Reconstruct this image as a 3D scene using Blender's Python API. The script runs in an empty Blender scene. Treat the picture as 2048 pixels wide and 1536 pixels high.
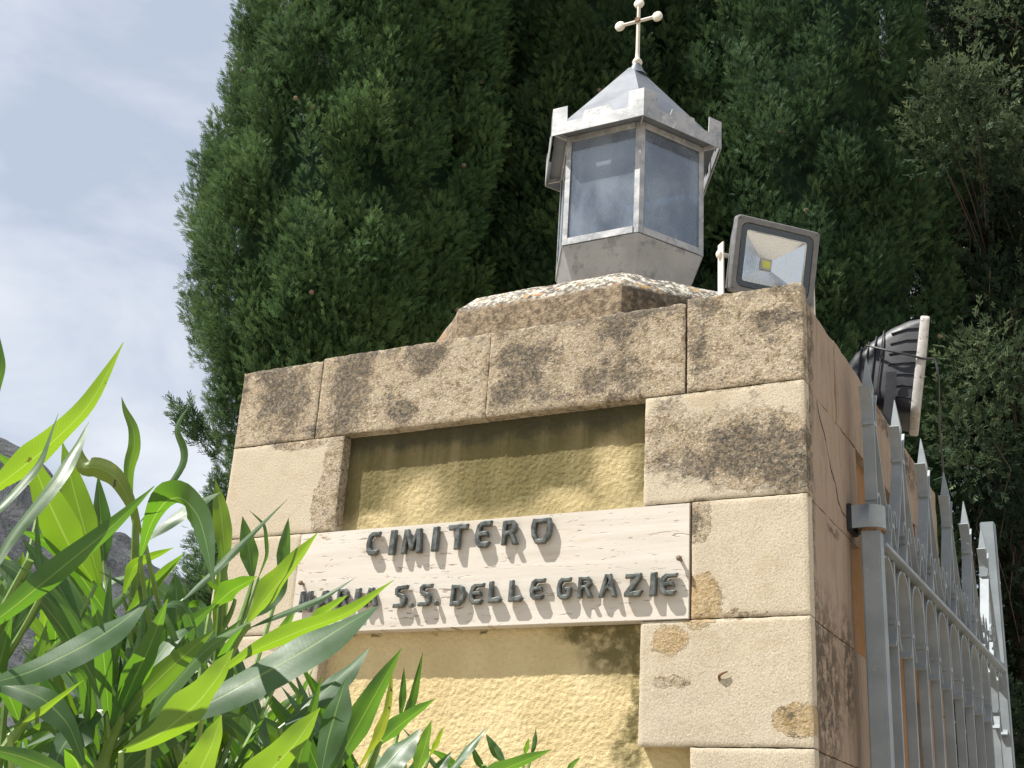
import bpy, bmesh, math, random
import numpy as np
from mathutils import Matrix, Vector, noise

# ------------------------------------------------------------------ camera, light, exposure
scene = bpy.context.scene
H0 = 2.80                                            # height of the top of the gate pier
CAM = np.array([2.1301, -2.3976, H0 - 1.2168])
AX_R = np.array([0.88591, 0.46012, 0.05990])
AX_U = np.array([0.11920, -0.35060, 0.92890])
AX_F = np.array([-0.44840, 0.81580, 0.36540])
AX_F /= np.linalg.norm(AX_F); AX_R -= AX_F * (AX_R @ AX_F); AX_R /= np.linalg.norm(AX_R); AX_U = np.cross(AX_R, AX_F)
FPX = 2520.16
cam_d = bpy.data.cameras.new('camera'); cam = bpy.data.objects.new('camera', cam_d)
scene.collection.objects.link(cam); scene.camera = cam
cam_d.sensor_width = 36; cam_d.lens = FPX / 2048 * 36; cam_d.clip_start = 0.05; cam_d.clip_end = 6000
m = Matrix.Identity(4)
for i in range(3):
    m[i][0] = AX_R[i]; m[i][1] = AX_U[i]; m[i][2] = -AX_F[i]; m[i][3] = CAM[i]
cam.matrix_world = m

SUN_TO = Vector((-0.51, -0.345, 1.0)).normalized()
sun_d = bpy.data.lights.new('sun', 'SUN'); sun_d.energy = 4.6; sun_d.angle = math.radians(0.5); sun_d.color = (1.0, 0.965, 0.90)
sun = bpy.data.objects.new('sun', sun_d); scene.collection.objects.link(sun)
sun.rotation_euler = SUN_TO.to_track_quat('Z', 'Y').to_euler()

world = bpy.data.worlds.new('World'); scene.world = world; world.use_nodes = True
wt = world.node_tree; wn = wt.nodes; wl = wt.links
bg = wn['Background']; bg.inputs['Strength'].default_value = 0.10
sky = wn.new('ShaderNodeTexSky'); sky.sky_type = 'NISHITA'; sky.sun_disc = False
sky.sun_elevation = math.asin(SUN_TO.z); sky.sun_rotation = math.atan2(SUN_TO.x, SUN_TO.y)
tc = wn.new('ShaderNodeTexCoord')
mp = wn.new('ShaderNodeMapping'); mp.inputs['Scale'].default_value = (1.0, 1.0, 2.2); mp.inputs['Location'].default_value = (0.35, 0.1, 0.6)
wl.new(tc.outputs['Generated'], mp.inputs['Vector'])
nz = wn.new('ShaderNodeTexNoise'); nz.inputs['Scale'].default_value = 4.2; nz.inputs['Detail'].default_value = 7; nz.inputs['Roughness'].default_value = 0.52; nz.inputs['Distortion'].default_value = 0.35
wl.new(mp.outputs[0], nz.inputs['Vector'])
cr = wn.new('ShaderNodeValToRGB')
cr.color_ramp.elements[0].position = 0.38; cr.color_ramp.elements[0].color = (0.76, 0.84, 0.99, 1)
cr.color_ramp.elements[1].position = 0.63; cr.color_ramp.elements[1].color = (1.26, 1.29, 1.33, 1)
wl.new(nz.outputs[0], cr.inputs[0])
vm = wn.new('ShaderNodeVectorMath'); vm.operation = 'SCALE'; vm.inputs['Scale'].default_value = 3.3
wl.new(cr.outputs[0], vm.inputs[0])
mx = wn.new('ShaderNodeMix'); mx.data_type = 'RGBA'; mx.inputs[0].default_value = 0.86
wl.new(sky.outputs[0], mx.inputs[6]); wl.new(vm.outputs[0], mx.inputs[7]); wl.new(mx.outputs[2], bg.inputs['Color'])

scene.view_settings.view_transform = 'Standard'; scene.view_settings.look = 'None'
scene.view_settings.gamma = 1.0; scene.view_settings.exposure = 1.12
scene.render.engine = 'CYCLES'
scene.cycles.max_bounces = 6; scene.cycles.diffuse_bounces = 2; scene.cycles.transparent_max_bounces = 10
scene.cycles.use_denoising = True; scene.cycles.denoising_prefilter = 'NONE'; scene.cycles.use_adaptive_sampling = False; scene.cycles.sample_clamp_indirect = 4.0


def ray(px, py):
    return AX_F + (px - 1024) / FPX * AX_R - (py - 768) / FPX * AX_U


def pz(px, py, depth):                               # point seen at photo pixel (px, py), depth metres in front of the camera
    return CAM + ray(px, py) * depth


def on_y(px, py, y=0.0):
    d = ray(px, py); p = CAM + d * (y - CAM[1]) / d[1]
    return p[0], p[2]


def on_x(px, py, x=1.5):
    d = ray(px, py); p = CAM + d * (x - CAM[0]) / d[0]
    return p[1], p[2]


# ------------------------------------------------------------------ helpers
COL = scene.collection
rng = np.random.default_rng(11)


def vnoise(P, scale=1.0, seed=0):
    """value noise in -1..1 at points P (n,3)"""
    Q = np.asarray(P, float) * scale + seed * 17.37 + 1000.0
    i = np.floor(Q).astype(np.int64); f = Q - i; f = f * f * (3 - 2 * f)

    def hsh(a, b, c):
        n = (a * 73856093) ^ (b * 19349663) ^ (c * 83492791) ^ (seed * 2654435)
        n = (n ^ (n >> 13)) * 1274126177 & 0x7fffffff
        n = (n ^ (n >> 16)) & 0xffff
        return n / 32767.5 - 1.0
    r = 0
    for dx in (0, 1):
        wx = f[:, 0] if dx else 1 - f[:, 0]
        for dy in (0, 1):
            wy = f[:, 1] if dy else 1 - f[:, 1]
            for dz in (0, 1):
                wz = f[:, 2] if dz else 1 - f[:, 2]
                r = r + wx * wy * wz * hsh(i[:, 0] + dx, i[:, 1] + dy, i[:, 2] + dz)
    return r


def fbm(P, scale, octaves=4, seed=0, gain=0.5):
    a, r = 1.0, 0
    for k in range(octaves):
        r = r + a * vnoise(P, scale * 2 ** k, seed + k); a *= gain
    return r


def mesh_np(name, V, F, material, parent=None, smooth=False, attrs=None, uv=None, origin=None):
    """V (n,3); F (m,k) int array (all faces k-gons) or list of lists"""
    V = np.asarray(V, float)
    if origin is not None: V = V - np.asarray(origin)
    me = bpy.data.meshes.new(name)
    if isinstance(F, np.ndarray):
        mcount, k = F.shape
        me.vertices.add(len(V)); me.vertices.foreach_set('co', V.astype(np.float32).ravel())
        me.loops.add(mcount * k); me.loops.foreach_set('vertex_index', F.astype(np.int32).ravel())
        me.polygons.add(mcount); me.polygons.foreach_set('loop_start', (np.arange(mcount) * k).astype(np.int32))
        me.update(calc_edges=True)
    else:
        me.from_pydata([tuple(v) for v in V], [], [tuple(f) for f in F]); me.update()
    if smooth: me.polygons.foreach_set('use_smooth', np.ones(len(me.polygons), bool))
    if attrs:
        for an, av in attrs.items():
            at = me.attributes.new(an, 'FLOAT', 'POINT'); at.data.foreach_set('value', np.asarray(av, np.float32))
    if uv is not None:
        ul = me.uv_layers.new(name='UVMap'); li = np.empty(len(me.loops), np.int32); me.loops.foreach_get('vertex_index', li)
        ul.data.foreach_set('uv', np.asarray(uv, np.float32)[li].ravel())
    if material: me.materials.append(material)
    o = bpy.data.objects.new(name, me); COL.objects.link(o)
    if parent is not None: o.parent = parent
    return o


def tag(o, label=None, cat=None, group=None, kind=None):
    if label: o['label'] = label
    if cat: o['category'] = cat
    if group: o['group'] = group
    if kind: o['kind'] = kind
    return o


def empty(name, loc, label, cat, group=None):
    o = bpy.data.objects.new(name, None); o.empty_display_size = 0.1; COL.objects.link(o)
    o.location = tuple(loc)
    return tag(o, label, cat, group)


def root_origin(p):
    o = np.zeros(3)
    while p is not None:
        o = o + np.array(p.location); p = p.parent
    return o


class MB:
    """collects shapes in world coordinates; build() links them as one mesh"""
    def __init__(self): self.v, self.f = [], []

    def add(self, v, f):
        n = len(self.v); self.v += [tuple(p) for p in v]; self.f += [[n + i for i in q] for q in f]; return self

    def box(self, a, b, ax=None, c=None):
        (x0, y0, z0), (x1, y1, z1) = a, b
        v = [(x0, y0, z0), (x1, y0, z0), (x1, y1, z0), (x0, y1, z0), (x0, y0, z1), (x1, y0, z1), (x1, y1, z1), (x0, y1, z1)]
        if ax is not None:
            A = np.array(ax); v = [tuple(np.array(c) + p[0] * A[0] + p[1] * A[1] + p[2] * A[2]) for p in v]
        return self.add(v, [(0, 3, 2, 1), (4, 5, 6, 7), (0, 1, 5, 4), (1, 2, 6, 5), (2, 3, 7, 6), (3, 0, 4, 7)])

    def loft(self, rings, cap=True):
        n = len(rings[0]); base = len(self.v)
        for r in rings: self.v += [tuple(p) for p in r]
        for k in range(len(rings) - 1):
            for i in range(n):
                j = (i + 1) % n
                self.f.append([base + k * n + i, base + k * n + j, base + (k + 1) * n + j, base + (k + 1) * n + i])
        if cap:
            self.f.append([base + i for i in range(n)][::-1]); e = base + (len(rings) - 1) * n
            self.f.append([e + i for i in range(n)])
        return self

    def tube(self, pts, rad, seg=8, up=None, flat=None):
        """tube along pts; rad a number or list; flat = (width, thickness) makes a flat strip with width along `up`"""
        P = [np.array(p, float) for p in pts]; R = rad if hasattr(rad, '__len__') else [rad] * len(P)
        rings = []; prev = None
        for i, p in enumerate(P):
            t = P[min(i + 1, len(P) - 1)] - P[max(i - 1, 0)]; t = t / (np.linalg.norm(t) + 1e-12)
            if up is not None: s = np.array(up, float)
            elif prev is not None: s = prev
            else: s = np.array([0, 0, 1.0]) if abs(t[2]) < .9 else np.array([1.0, 0, 0])
            s = s - t * (s @ t); s = s / (np.linalg.norm(s) + 1e-12); prev = s; b = np.cross(t, s)
            if flat: w, h = flat[0] / 2, flat[1] / 2; rings.append([p + s * x * w + b * y * h for x, y in ((-1, -1), (1, -1), (1, 1), (-1, 1))])
            else: rings.append([p + R[i] * (math.cos(2 * math.pi * k / seg) * s + math.sin(2 * math.pi * k / seg) * b) for k in range(seg)])
        return self.loft(rings)

    def lathe(self, c, axis, prof, seg=16):
        """prof: list of (distance along axis, radius)"""
        a = np.array(axis, float); a /= np.linalg.norm(a); s = np.array([1.0, 0, 0]) if abs(a[0]) < .9 else np.array([0, 1.0, 0])
        s = s - a * (s @ a); s /= np.linalg.norm(s); b = np.cross(a, s)
        return self.loft([[np.array(c) + a * d + r * (math.cos(2 * math.pi * k / seg) * s + math.sin(2 * math.pi * k / seg) * b) for k in range(seg)] for d, r in prof])

    def build(self, name, material, parent=None, smooth=False, bevel=0.0, fix=True):
        o = mesh_np(name, np.array(self.v) - root_origin(parent), self.f, material, parent)
        bm = bmesh.new(); bm.from_mesh(o.data)
        if fix: bmesh.ops.recalc_face_normals(bm, faces=bm.faces)
        if bevel: bmesh.ops.bevel(bm, geom=[e for e in bm.edges if len(e.link_faces) == 2 and e.calc_face_angle(0) > .5], offset=bevel, segments=2, affect='EDGES', clamp_overlap=True)
        bm.to_mesh(o.data); bm.free()
        if smooth:
            for p in o.data.polygons: p.use_smooth = True
            o.data.set_sharp_from_angle(angle=math.radians(40))
        return o


# ------------------------------------------------------------------ node helper
class NT:
    def __init__(self, name):
        self.m = bpy.data.materials.new(name); self.m.use_nodes = True
        self.t = self.m.node_tree; self.t.nodes.clear()
        self.out = self.t.nodes.new('ShaderNodeOutputMaterial')

    def n(self, typ, ins=None, out=0, **kw):
        nd = self.t.nodes.new('ShaderNode' + typ)
        for k, v in kw.items(): setattr(nd, k, v)
        for k, v in (ins or {}).items():
            s = nd.inputs[k]
            if isinstance(v, bpy.types.NodeSocket): self.t.links.new(v, s)
            else: s.default_value = v
        return nd.outputs[out]

    def math(self, op, a, b=0.0, clamp=False): return self.n('Math', {0: a, 1: b}, operation=op, use_clamp=clamp)
    def mul(self, a, b): return self.math('MULTIPLY', a, b)
    def add(self, a, b): return self.math('ADD', a, b)
    def mx(self, a, b): return self.math('MAXIMUM', a, b)

    def mr(self, v, a, b, c=0.0, d=1.0, smooth=True):
        return self.n('MapRange', {0: v, 1: a, 2: b, 3: c, 4: d}, interpolation_type='SMOOTHSTEP' if smooth else 'LINEAR')

    def mix(self, f, a, b):
        nd = self.t.nodes.new('ShaderNodeMix'); nd.data_type = 'RGBA'
        for k, v in ((0, f), (6, a), (7, b)):
            if isinstance(v, bpy.types.NodeSocket): self.t.links.new(v, nd.inputs[k])
            else: nd.inputs[k].default_value = v if k == 0 else (*v, 1)
        return nd.outputs[2]

    def noise(self, vec, scale, detail=4, rough=.55, dist=0.0, out=0):
        return self.n('TexNoise', {'Vector': vec, 'Scale': scale, 'Detail': detail, 'Roughness': rough, 'Distortion': dist}, out)

    def ramp(self, f, stops):
        nd = self.t.nodes.new('ShaderNodeValToRGB'); e = nd.color_ramp.elements
        while len(e) < len(stops): e.new(.5)
        for k, (p, c) in enumerate(stops): e[k].position = p; e[k].color = (*c, 1)
        self.t.links.new(f, nd.inputs[0]); return nd.outputs[0]

    def bump(self, h, strength=.5, dist=.01, normal=None):
        i = {'Height': h, 'Strength': strength, 'Distance': dist}
        if normal is not None: i['Normal'] = normal
        return self.n('Bump', i)

    def pos(self): return self.n('NewGeometry', out=0)
    def obj(self): return self.n('TexCoord', out=3)

    def ellipse(self, p, c, r, soft=.35):
        """soft mask: 1 inside the ellipsoid c, r; p a vector socket"""
        d = self.n('VectorMath', {0: p, 1: c}, operation='SUBTRACT'); d = self.n('VectorMath', {0: d, 1: r}, operation='DIVIDE')
        l = self.n('VectorMath', {0: d}, out=1, operation='LENGTH')
        return self.mr(l, 1.0 + soft, 1.0 - soft)

    def principled(self, color, rough=.8, normal=None, **kw):
        i = {'Base Color': color if isinstance(color, bpy.types.NodeSocket) else (*color, 1), 'Roughness': rough}
        if normal is not None: i['Normal'] = normal
        for k, v in kw.items(): i[k.replace('_', ' ')] = v
        return self.n('BsdfPrincipled', i)

    def done(self, sh): self.t.links.new(sh, self.out.inputs['Surface']); return self.m


def M_stone_front():
    s = NT('weathered_limestone'); P = s.pos()
    warp = s.n('VectorMath', {0: s.noise(P, 9, 5, .65, out=1), 1: (.5, .5, .5)}, operation='SUBTRACT')
    W = s.n('VectorMath', {0: s.n('VectorMath', {0: warp, 'Scale': .10}, operation='SCALE'), 1: P}, operation='ADD')
    cw = s.n('VectorMath', {0: s.noise(P, 45, 4, .7, out=1), 1: (.5, .5, .5)}, operation='SUBTRACT')
    W2 = s.n('VectorMath', {0: s.n('VectorMath', {0: cw, 'Scale': .035}, operation='SCALE'), 1: P}, operation='ADD')

    def E(px, py, rx, rz, soft=.8, v=W):
        x, z = on_y(px, py); return s.ellipse(v, (x, 0, z), (rx, 9, rz), soft)
    def union(L):
        r = L[0]
        for q in L[1:]: r = s.mx(r, q)
        return r
    sep = s.n('SeparateXYZ', {0: W2}, out=2)
    top = s.mr(sep, H0 - .225, H0 - .213)                       # the whole top course is rough and weathered
    rough = union([top, E(1480, 890, .16, .085), E(1330, 880, .07, .07), E(1590, 930, .06, .06),
                   E(680, 930, .050, .12, .12, W2), E(650, 1010, .04, .09, .15, W2), E(600, 885, .09, .02, .3, W2),
                   E(1393, 1040, .035, .05, .25, W2), E(1400, 1200, .05, .055, .25, W2), E(1470, 1229, .07, .008, .3, W2),
                   E(1600, 1440, .055, .032, .18, W2), E(1340, 1280, .04, .03, .3, W2), E(1340, 1365, .04, .012, .4, W2),
                   E(470, 1090, .03, .02, .3, W2), E(560, 1285, .05, .02, .3, W2)])
    dark = union([E(575, 800, .075, .115), E(530, 760, .12, .06), E(715, 745, .095, .075), E(690, 820, .06, .08), E(620, 860, .05, .02),
                  E(850, 720, .05, .04), E(1045, 720, .085, .06), E(1170, 770, .13, .06), E(1225, 680, .07, .08), E(1010, 790, .05, .05), E(1240, 625, .18, .035),
                  E(1400, 660, .035, .10), E(1560, 640, .06, .03), E(1480, 905, .15, .058), E(1580, 950, .08, .06), E(1360, 915, .08, .03),
                  E(1540, 880, .07, .03), E(1340, 800, .05, .02), E(1392, 1030, .015, .03), E(800, 830, .05, .03)])
    off = lambda k: s.n('Mapping', {0: P, 1: (k * 3.1, k * 1.7, k * 2.3), 3: (1, 1, 1.25)})
    fR, fD, fC = s.noise(off(1), 13, 12, .78), s.noise(off(2), 11, 12, .80), s.noise(off(3), 19, 12, .82)
    n1 = s.noise(P, 95, 6, .74); n2 = s.noise(P, 170, 4, .75); n3 = s.noise(P, 6, 4, .6); n4 = s.noise(P, 320, 2, .6)
    rough = s.mx(s.mr(s.add(rough, s.mul(s.math('SUBTRACT', fR, .5), 2.6)), .42, .60), top)
    clean = s.mix(n3, (.43, .37, .275), (.52, .46, .355))
    clean = s.mix(s.mul(s.mr(n4, .48, .66), .5), clean, (.27, .215, .145)); clean = s.mix(s.mul(s.mr(s.noise(P, 140, 4, .75), .52, .66), .45), clean, (.32, .255, .17)); clean = s.mix(s.mul(s.mr(s.noise(P, 190, 2, .6), .60, .70), .5), clean, (.62, .56, .46))
    clean = s.mix(s.mul(s.mr(s.noise(off(5), 9, 10, .72), .53, .62), .4), clean, (.37, .295, .19))
    rcol = s.ramp(s.add(s.mul(fC, .7), s.mul(n1, .3)), [(.38, (.085, .064, .042)), (.45, (.25, .195, .125)), (.50, (.41, .335, .235)), (.55, (.51, .44, .34)), (.62, (.60, .55, .46))])
    light = union([E(760, 740, .018, .12, .8), E(1130, 740, .05, .06), E(1432, 700, .012, .11, .8), E(940, 770, .05, .07), E(505, 800, .02, .1), E(1540, 760, .06, .03)])
    dark = s.mul(dark, s.math('SUBTRACT', 1.0, s.mul(light, .8)))
    brown = s.mul(s.mr(s.add(fC, s.mul(dark, .06)), .50, .58), rough); rcol = s.mix(s.mul(brown, .5), rcol, (.22, .16, .095)); rcol = s.mix(s.mul(s.mr(n2, .50, .60), .45), rcol, (.15, .12, .085)); rcol = s.mix(s.mul(s.mr(s.noise(off(9), 120, 4, .7), .56, .64), .6), rcol, (.62, .56, .46))
    dcol = s.ramp(s.mr(n2, .35, .68, 0, 1, False), [(0, (.020, .019, .017)), (.5, (.062, .056, .047)), (1, (.17, .15, .12))])
    dmask = s.mul(s.mul(s.mr(s.add(s.add(s.mul(fD, .75), s.mul(n2, .25)), s.mul(dark, .135)), .548, .615), s.mr(n1, .40, .56, .30, .92)), s.mx(rough, s.mul(dark, .8)))
    spk2 = s.mul(s.mul(s.mr(s.noise(off(11), 75, 8, .8), .575, .61), rough), .8); rcol = s.mix(spk2, rcol, (.045, .040, .034))
    ochre = union([E(1600, 1440, .055, .032, .3, W2), E(1400, 1200, .05, .055, .3, W2), E(1340, 1280, .04, .03, .3, W2)])
    rcol = s.mix(s.mul(ochre, .45), rcol, (.42, .29, .12))
    col = s.mix(rough, clean, rcol); col = s.mix(dmask, col, dcol)
    edge = s.mul(s.mr(s.noise(P, 30, 4, .6), .42, .62), s.mr(sep, H0 - .03, H0 - .004)); col = s.mix(s.mul(edge, .6), col, (.11, .10, .085))
    h = s.add(s.mul(s.noise(P, 210, 3, .6), s.add(s.mul(rough, .55), .35)), s.mul(n1, s.mul(rough, 1.5)))
    pm = s.mul(s.mr(s.noise(off(7), 60, 5, .7), .60, .68), rough); h = s.add(h, s.mul(pm, -.8)); col = s.mix(s.mul(pm, .6), col, (.11, .08, .05))
    return s.done(s.principled(col, .92, s.bump(h, .62, .0045), Specular_IOR_Level=.15))


def M_stone_side():
    s = NT('side_limestone'); P = s.pos()
    cw = s.n('VectorMath', {0: s.noise(P, 18, 5, .7, out=1), 1: (.5, .5, .5)}, operation='SUBTRACT')
    W = s.n('VectorMath', {0: s.n('VectorMath', {0: cw, 'Scale': .09}, operation='SCALE'), 1: P}, operation='ADD')
    st = s.n('Mapping', {0: P, 3: (1, 9, 1.2)}); stn = s.noise(st, 7, 5, .6)
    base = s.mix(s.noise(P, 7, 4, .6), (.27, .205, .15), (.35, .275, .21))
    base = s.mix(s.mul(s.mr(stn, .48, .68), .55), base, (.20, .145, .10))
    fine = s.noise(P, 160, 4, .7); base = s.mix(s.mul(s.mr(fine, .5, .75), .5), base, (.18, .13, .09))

    def E(px, py, ry, rz, soft=.5):
        y, z = on_x(px, py, 1.52); return s.ellipse(W, (1.5, y, z), (9, ry, rz), soft)
    L = [E(1680, 1370, .12, .17), E(1660, 1290, .06, .06), E(1720, 1340, .05, .12), E(1640, 620, .03, .2), E(1638, 800, .015, .2), E(1640, 1040, .03, .015), E(1690, 1060, .05, .012),
         E(1790, 850, .12, .03), E(1830, 930, .15, .05), E(1765, 780, .06, .06), E(1860, 980, .12, .06)]
    d = L[0]
    for q in L[1:]: d = s.mx(d, q)
    d = s.mul(d, s.mr(s.noise(P, 38, 9, .78), .42, .54))
    dc = s.mix(s.noise(P, 110, 3, .6), (.030, .023, .017), (.13, .095, .062))
    col = s.mix(s.mul(d, .9), base, dc)
    strip = s.mul(s.mr(s.n('SeparateXYZ', {0: W}, out=1), .085, .055), s.mr(s.noise(P, 55, 8, .75), .44, .54)); col = s.mix(s.mul(strip, .8), col, (.095, .085, .07))
    h = s.add(s.mul(fine, .6), s.mul(s.noise(P, 45, 5, .65), .8))
    return s.done(s.principled(col, .9, s.bump(h, .4, .004), Specular_IOR_Level=.2))


def M_stucco(name, a, b, stain):
    s = NT(name); P = s.pos()
    cw = s.n('VectorMath', {0: s.noise(P, 16, 5, .7, out=1), 1: (.5, .5, .5)}, operation='SUBTRACT')
    W = s.n('VectorMath', {0: s.n('VectorMath', {0: cw, 'Scale': .08}, operation='SCALE'), 1: P}, operation='ADD')
    n = s.noise(P, 5, 5, .6); col = s.mix(s.mr(n, .35, .65), a, b)
    col = s.mix(s.mul(s.mr(s.noise(P, 90, 4, .65), .5, .75), .35), col, tuple(.55 * x for x in a))
    if stain:
        def E(px, py, rx, rz, soft=.5):
            x, z = on_y(px, py, .036); return s.ellipse(W, (x, 0, z), (rx, 9, rz), soft)
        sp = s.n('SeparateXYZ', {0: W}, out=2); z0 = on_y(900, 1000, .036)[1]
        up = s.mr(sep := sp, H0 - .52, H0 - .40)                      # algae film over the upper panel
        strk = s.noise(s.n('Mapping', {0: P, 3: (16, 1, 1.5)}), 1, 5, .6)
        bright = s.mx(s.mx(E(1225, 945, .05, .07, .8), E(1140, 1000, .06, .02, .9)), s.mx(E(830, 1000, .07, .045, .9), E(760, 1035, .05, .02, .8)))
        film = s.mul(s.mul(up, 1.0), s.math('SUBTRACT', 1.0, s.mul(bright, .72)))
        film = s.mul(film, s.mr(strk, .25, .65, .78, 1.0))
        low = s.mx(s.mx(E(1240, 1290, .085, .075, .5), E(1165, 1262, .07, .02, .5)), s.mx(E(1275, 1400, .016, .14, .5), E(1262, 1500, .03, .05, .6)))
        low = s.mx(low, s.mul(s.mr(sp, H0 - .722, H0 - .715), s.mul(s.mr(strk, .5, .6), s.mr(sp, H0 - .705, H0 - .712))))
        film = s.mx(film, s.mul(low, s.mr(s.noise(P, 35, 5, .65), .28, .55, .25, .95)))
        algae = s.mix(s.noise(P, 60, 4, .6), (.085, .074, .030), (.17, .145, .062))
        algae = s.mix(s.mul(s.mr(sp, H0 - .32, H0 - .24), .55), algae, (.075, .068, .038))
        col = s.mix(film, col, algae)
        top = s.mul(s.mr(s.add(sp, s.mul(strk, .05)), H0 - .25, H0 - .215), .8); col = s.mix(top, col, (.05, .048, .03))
    h = s.add(s.noise(P, 120, 4, .65), s.mul(s.noise(P, 300, 3, .6), .35))
    return s.done(s.principled(col, .93, s.bump(h, .5, .006), Specular_IOR_Level=.15))


def M_travertine():
    s = NT('travertine'); P = s.pos()
    st = s.n('Mapping', {0: P, 3: (1.5, 1, 30)}); a = s.noise(st, 1, 6, .6, .15)
    col = s.ramp(a, [(.28, (.46, .405, .34)), (.43, (.52, .475, .41)), (.58, (.57, .53, .47)), (.74, (.50, .445, .38))])
    pv = s.n('Mapping', {0: P, 3: (26, 1, 130)}); pn = s.noise(pv, 1, 4, .6, .6); reg = s.noise(s.n('Mapping', {0: P, 3: (4, 1, 24)}), 1, 4, .6)
    pit = s.mul(s.mr(pn, .59, .645), s.mr(reg, .43, .56)); col = s.mix(s.mul(pit, .75), col, (.19, .13, .085))
    rs = s.mul(s.mr(s.noise(s.n('Mapping', {0: P, 3: (5, 1, 16)}), 1.3, 5, .65), .56, .72), .4); col = s.mix(rs, col, (.46, .33, .22))
    h = s.add(s.mul(s.noise(P, 180, 3, .6), .15), s.mul(pit, -1.0))
    return s.done(s.principled(col, .6, s.bump(h, .4, .003), Specular_IOR_Level=.35))


def M_simple(name, a, b, scale=30, rough=.6, metallic=0.0, bumps=.2, spots=None, coords='obj'):
    s = NT(name); P = s.obj() if coords == 'obj' else s.pos()
    n = s.noise(P, scale, 5, .6); col = s.mix(s.mr(n, .35, .65), a, b)
    if spots:
        for c, sc, lo, hi, amt in spots:
            col = s.mix(s.mul(s.mr(s.noise(P, sc, 5, .65), lo, hi), amt), col, c)
    return s.done(s.principled(col, s.mr(n, .3, .7, rough - .08, rough + .08), s.bump(s.noise(P, scale * 4, 3, .6), bumps, .002), Metallic=metallic))


def M_plinth():
    s = NT('lichened_concrete'); P = s.pos(); nrm = s.n('NewGeometry', out=1)
    up = s.mr(s.n('SeparateXYZ', {0: nrm}, out=2), .15, .5)
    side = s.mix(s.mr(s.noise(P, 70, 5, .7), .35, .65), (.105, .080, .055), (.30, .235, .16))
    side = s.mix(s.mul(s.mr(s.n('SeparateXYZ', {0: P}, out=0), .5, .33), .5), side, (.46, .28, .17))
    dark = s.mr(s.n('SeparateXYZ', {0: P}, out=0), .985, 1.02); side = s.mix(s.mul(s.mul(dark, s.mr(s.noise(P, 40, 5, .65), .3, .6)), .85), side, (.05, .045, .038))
    topc = s.ramp(s.mr(s.noise(P, 60, 6, .75), .36, .66, 0, 1, False), [(0, (.05, .046, .04)), (.4, (.17, .155, .13)), (.62, (.40, .37, .31)), (1, (.62, .59, .52))])
    topc = s.mix(s.mul(s.mr(s.noise(P, 17, 3, .6), .61, .67), .7), topc, (.40, .24, .08))
    topc = s.mix(s.mul(s.mr(s.noise(s.n('Mapping', {0: P, 1: (3, 5, 1)}), 34, 3, .6), .645, .69), .85), topc, (.46, .17, .03))
    col = s.mix(up, side, topc)
    h = s.add(s.noise(P, 95, 5, .7), s.mul(s.noise(P, 260, 2, .6), .4))
    return s.done(s.principled(col, .93, s.bump(h, .75, .008), Specular_IOR_Level=.15))


def M_foliage(name, dark, mid, tip, trans=.25, rough=.7, spec=.12):
    s = NT(name); t = s.n('Attribute', out=2, attribute_name='tint'); P = s.pos()
    big = s.noise(P, 1.6, 3, .5)
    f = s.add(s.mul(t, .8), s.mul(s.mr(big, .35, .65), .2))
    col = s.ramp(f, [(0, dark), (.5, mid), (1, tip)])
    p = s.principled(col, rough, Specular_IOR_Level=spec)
    tr = s.n('BsdfTranslucent', {'Color': s.mix(.35, col, tip)})
    return s.done(s.n('MixShader', {0: trans, 1: p, 2: tr}))


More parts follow.
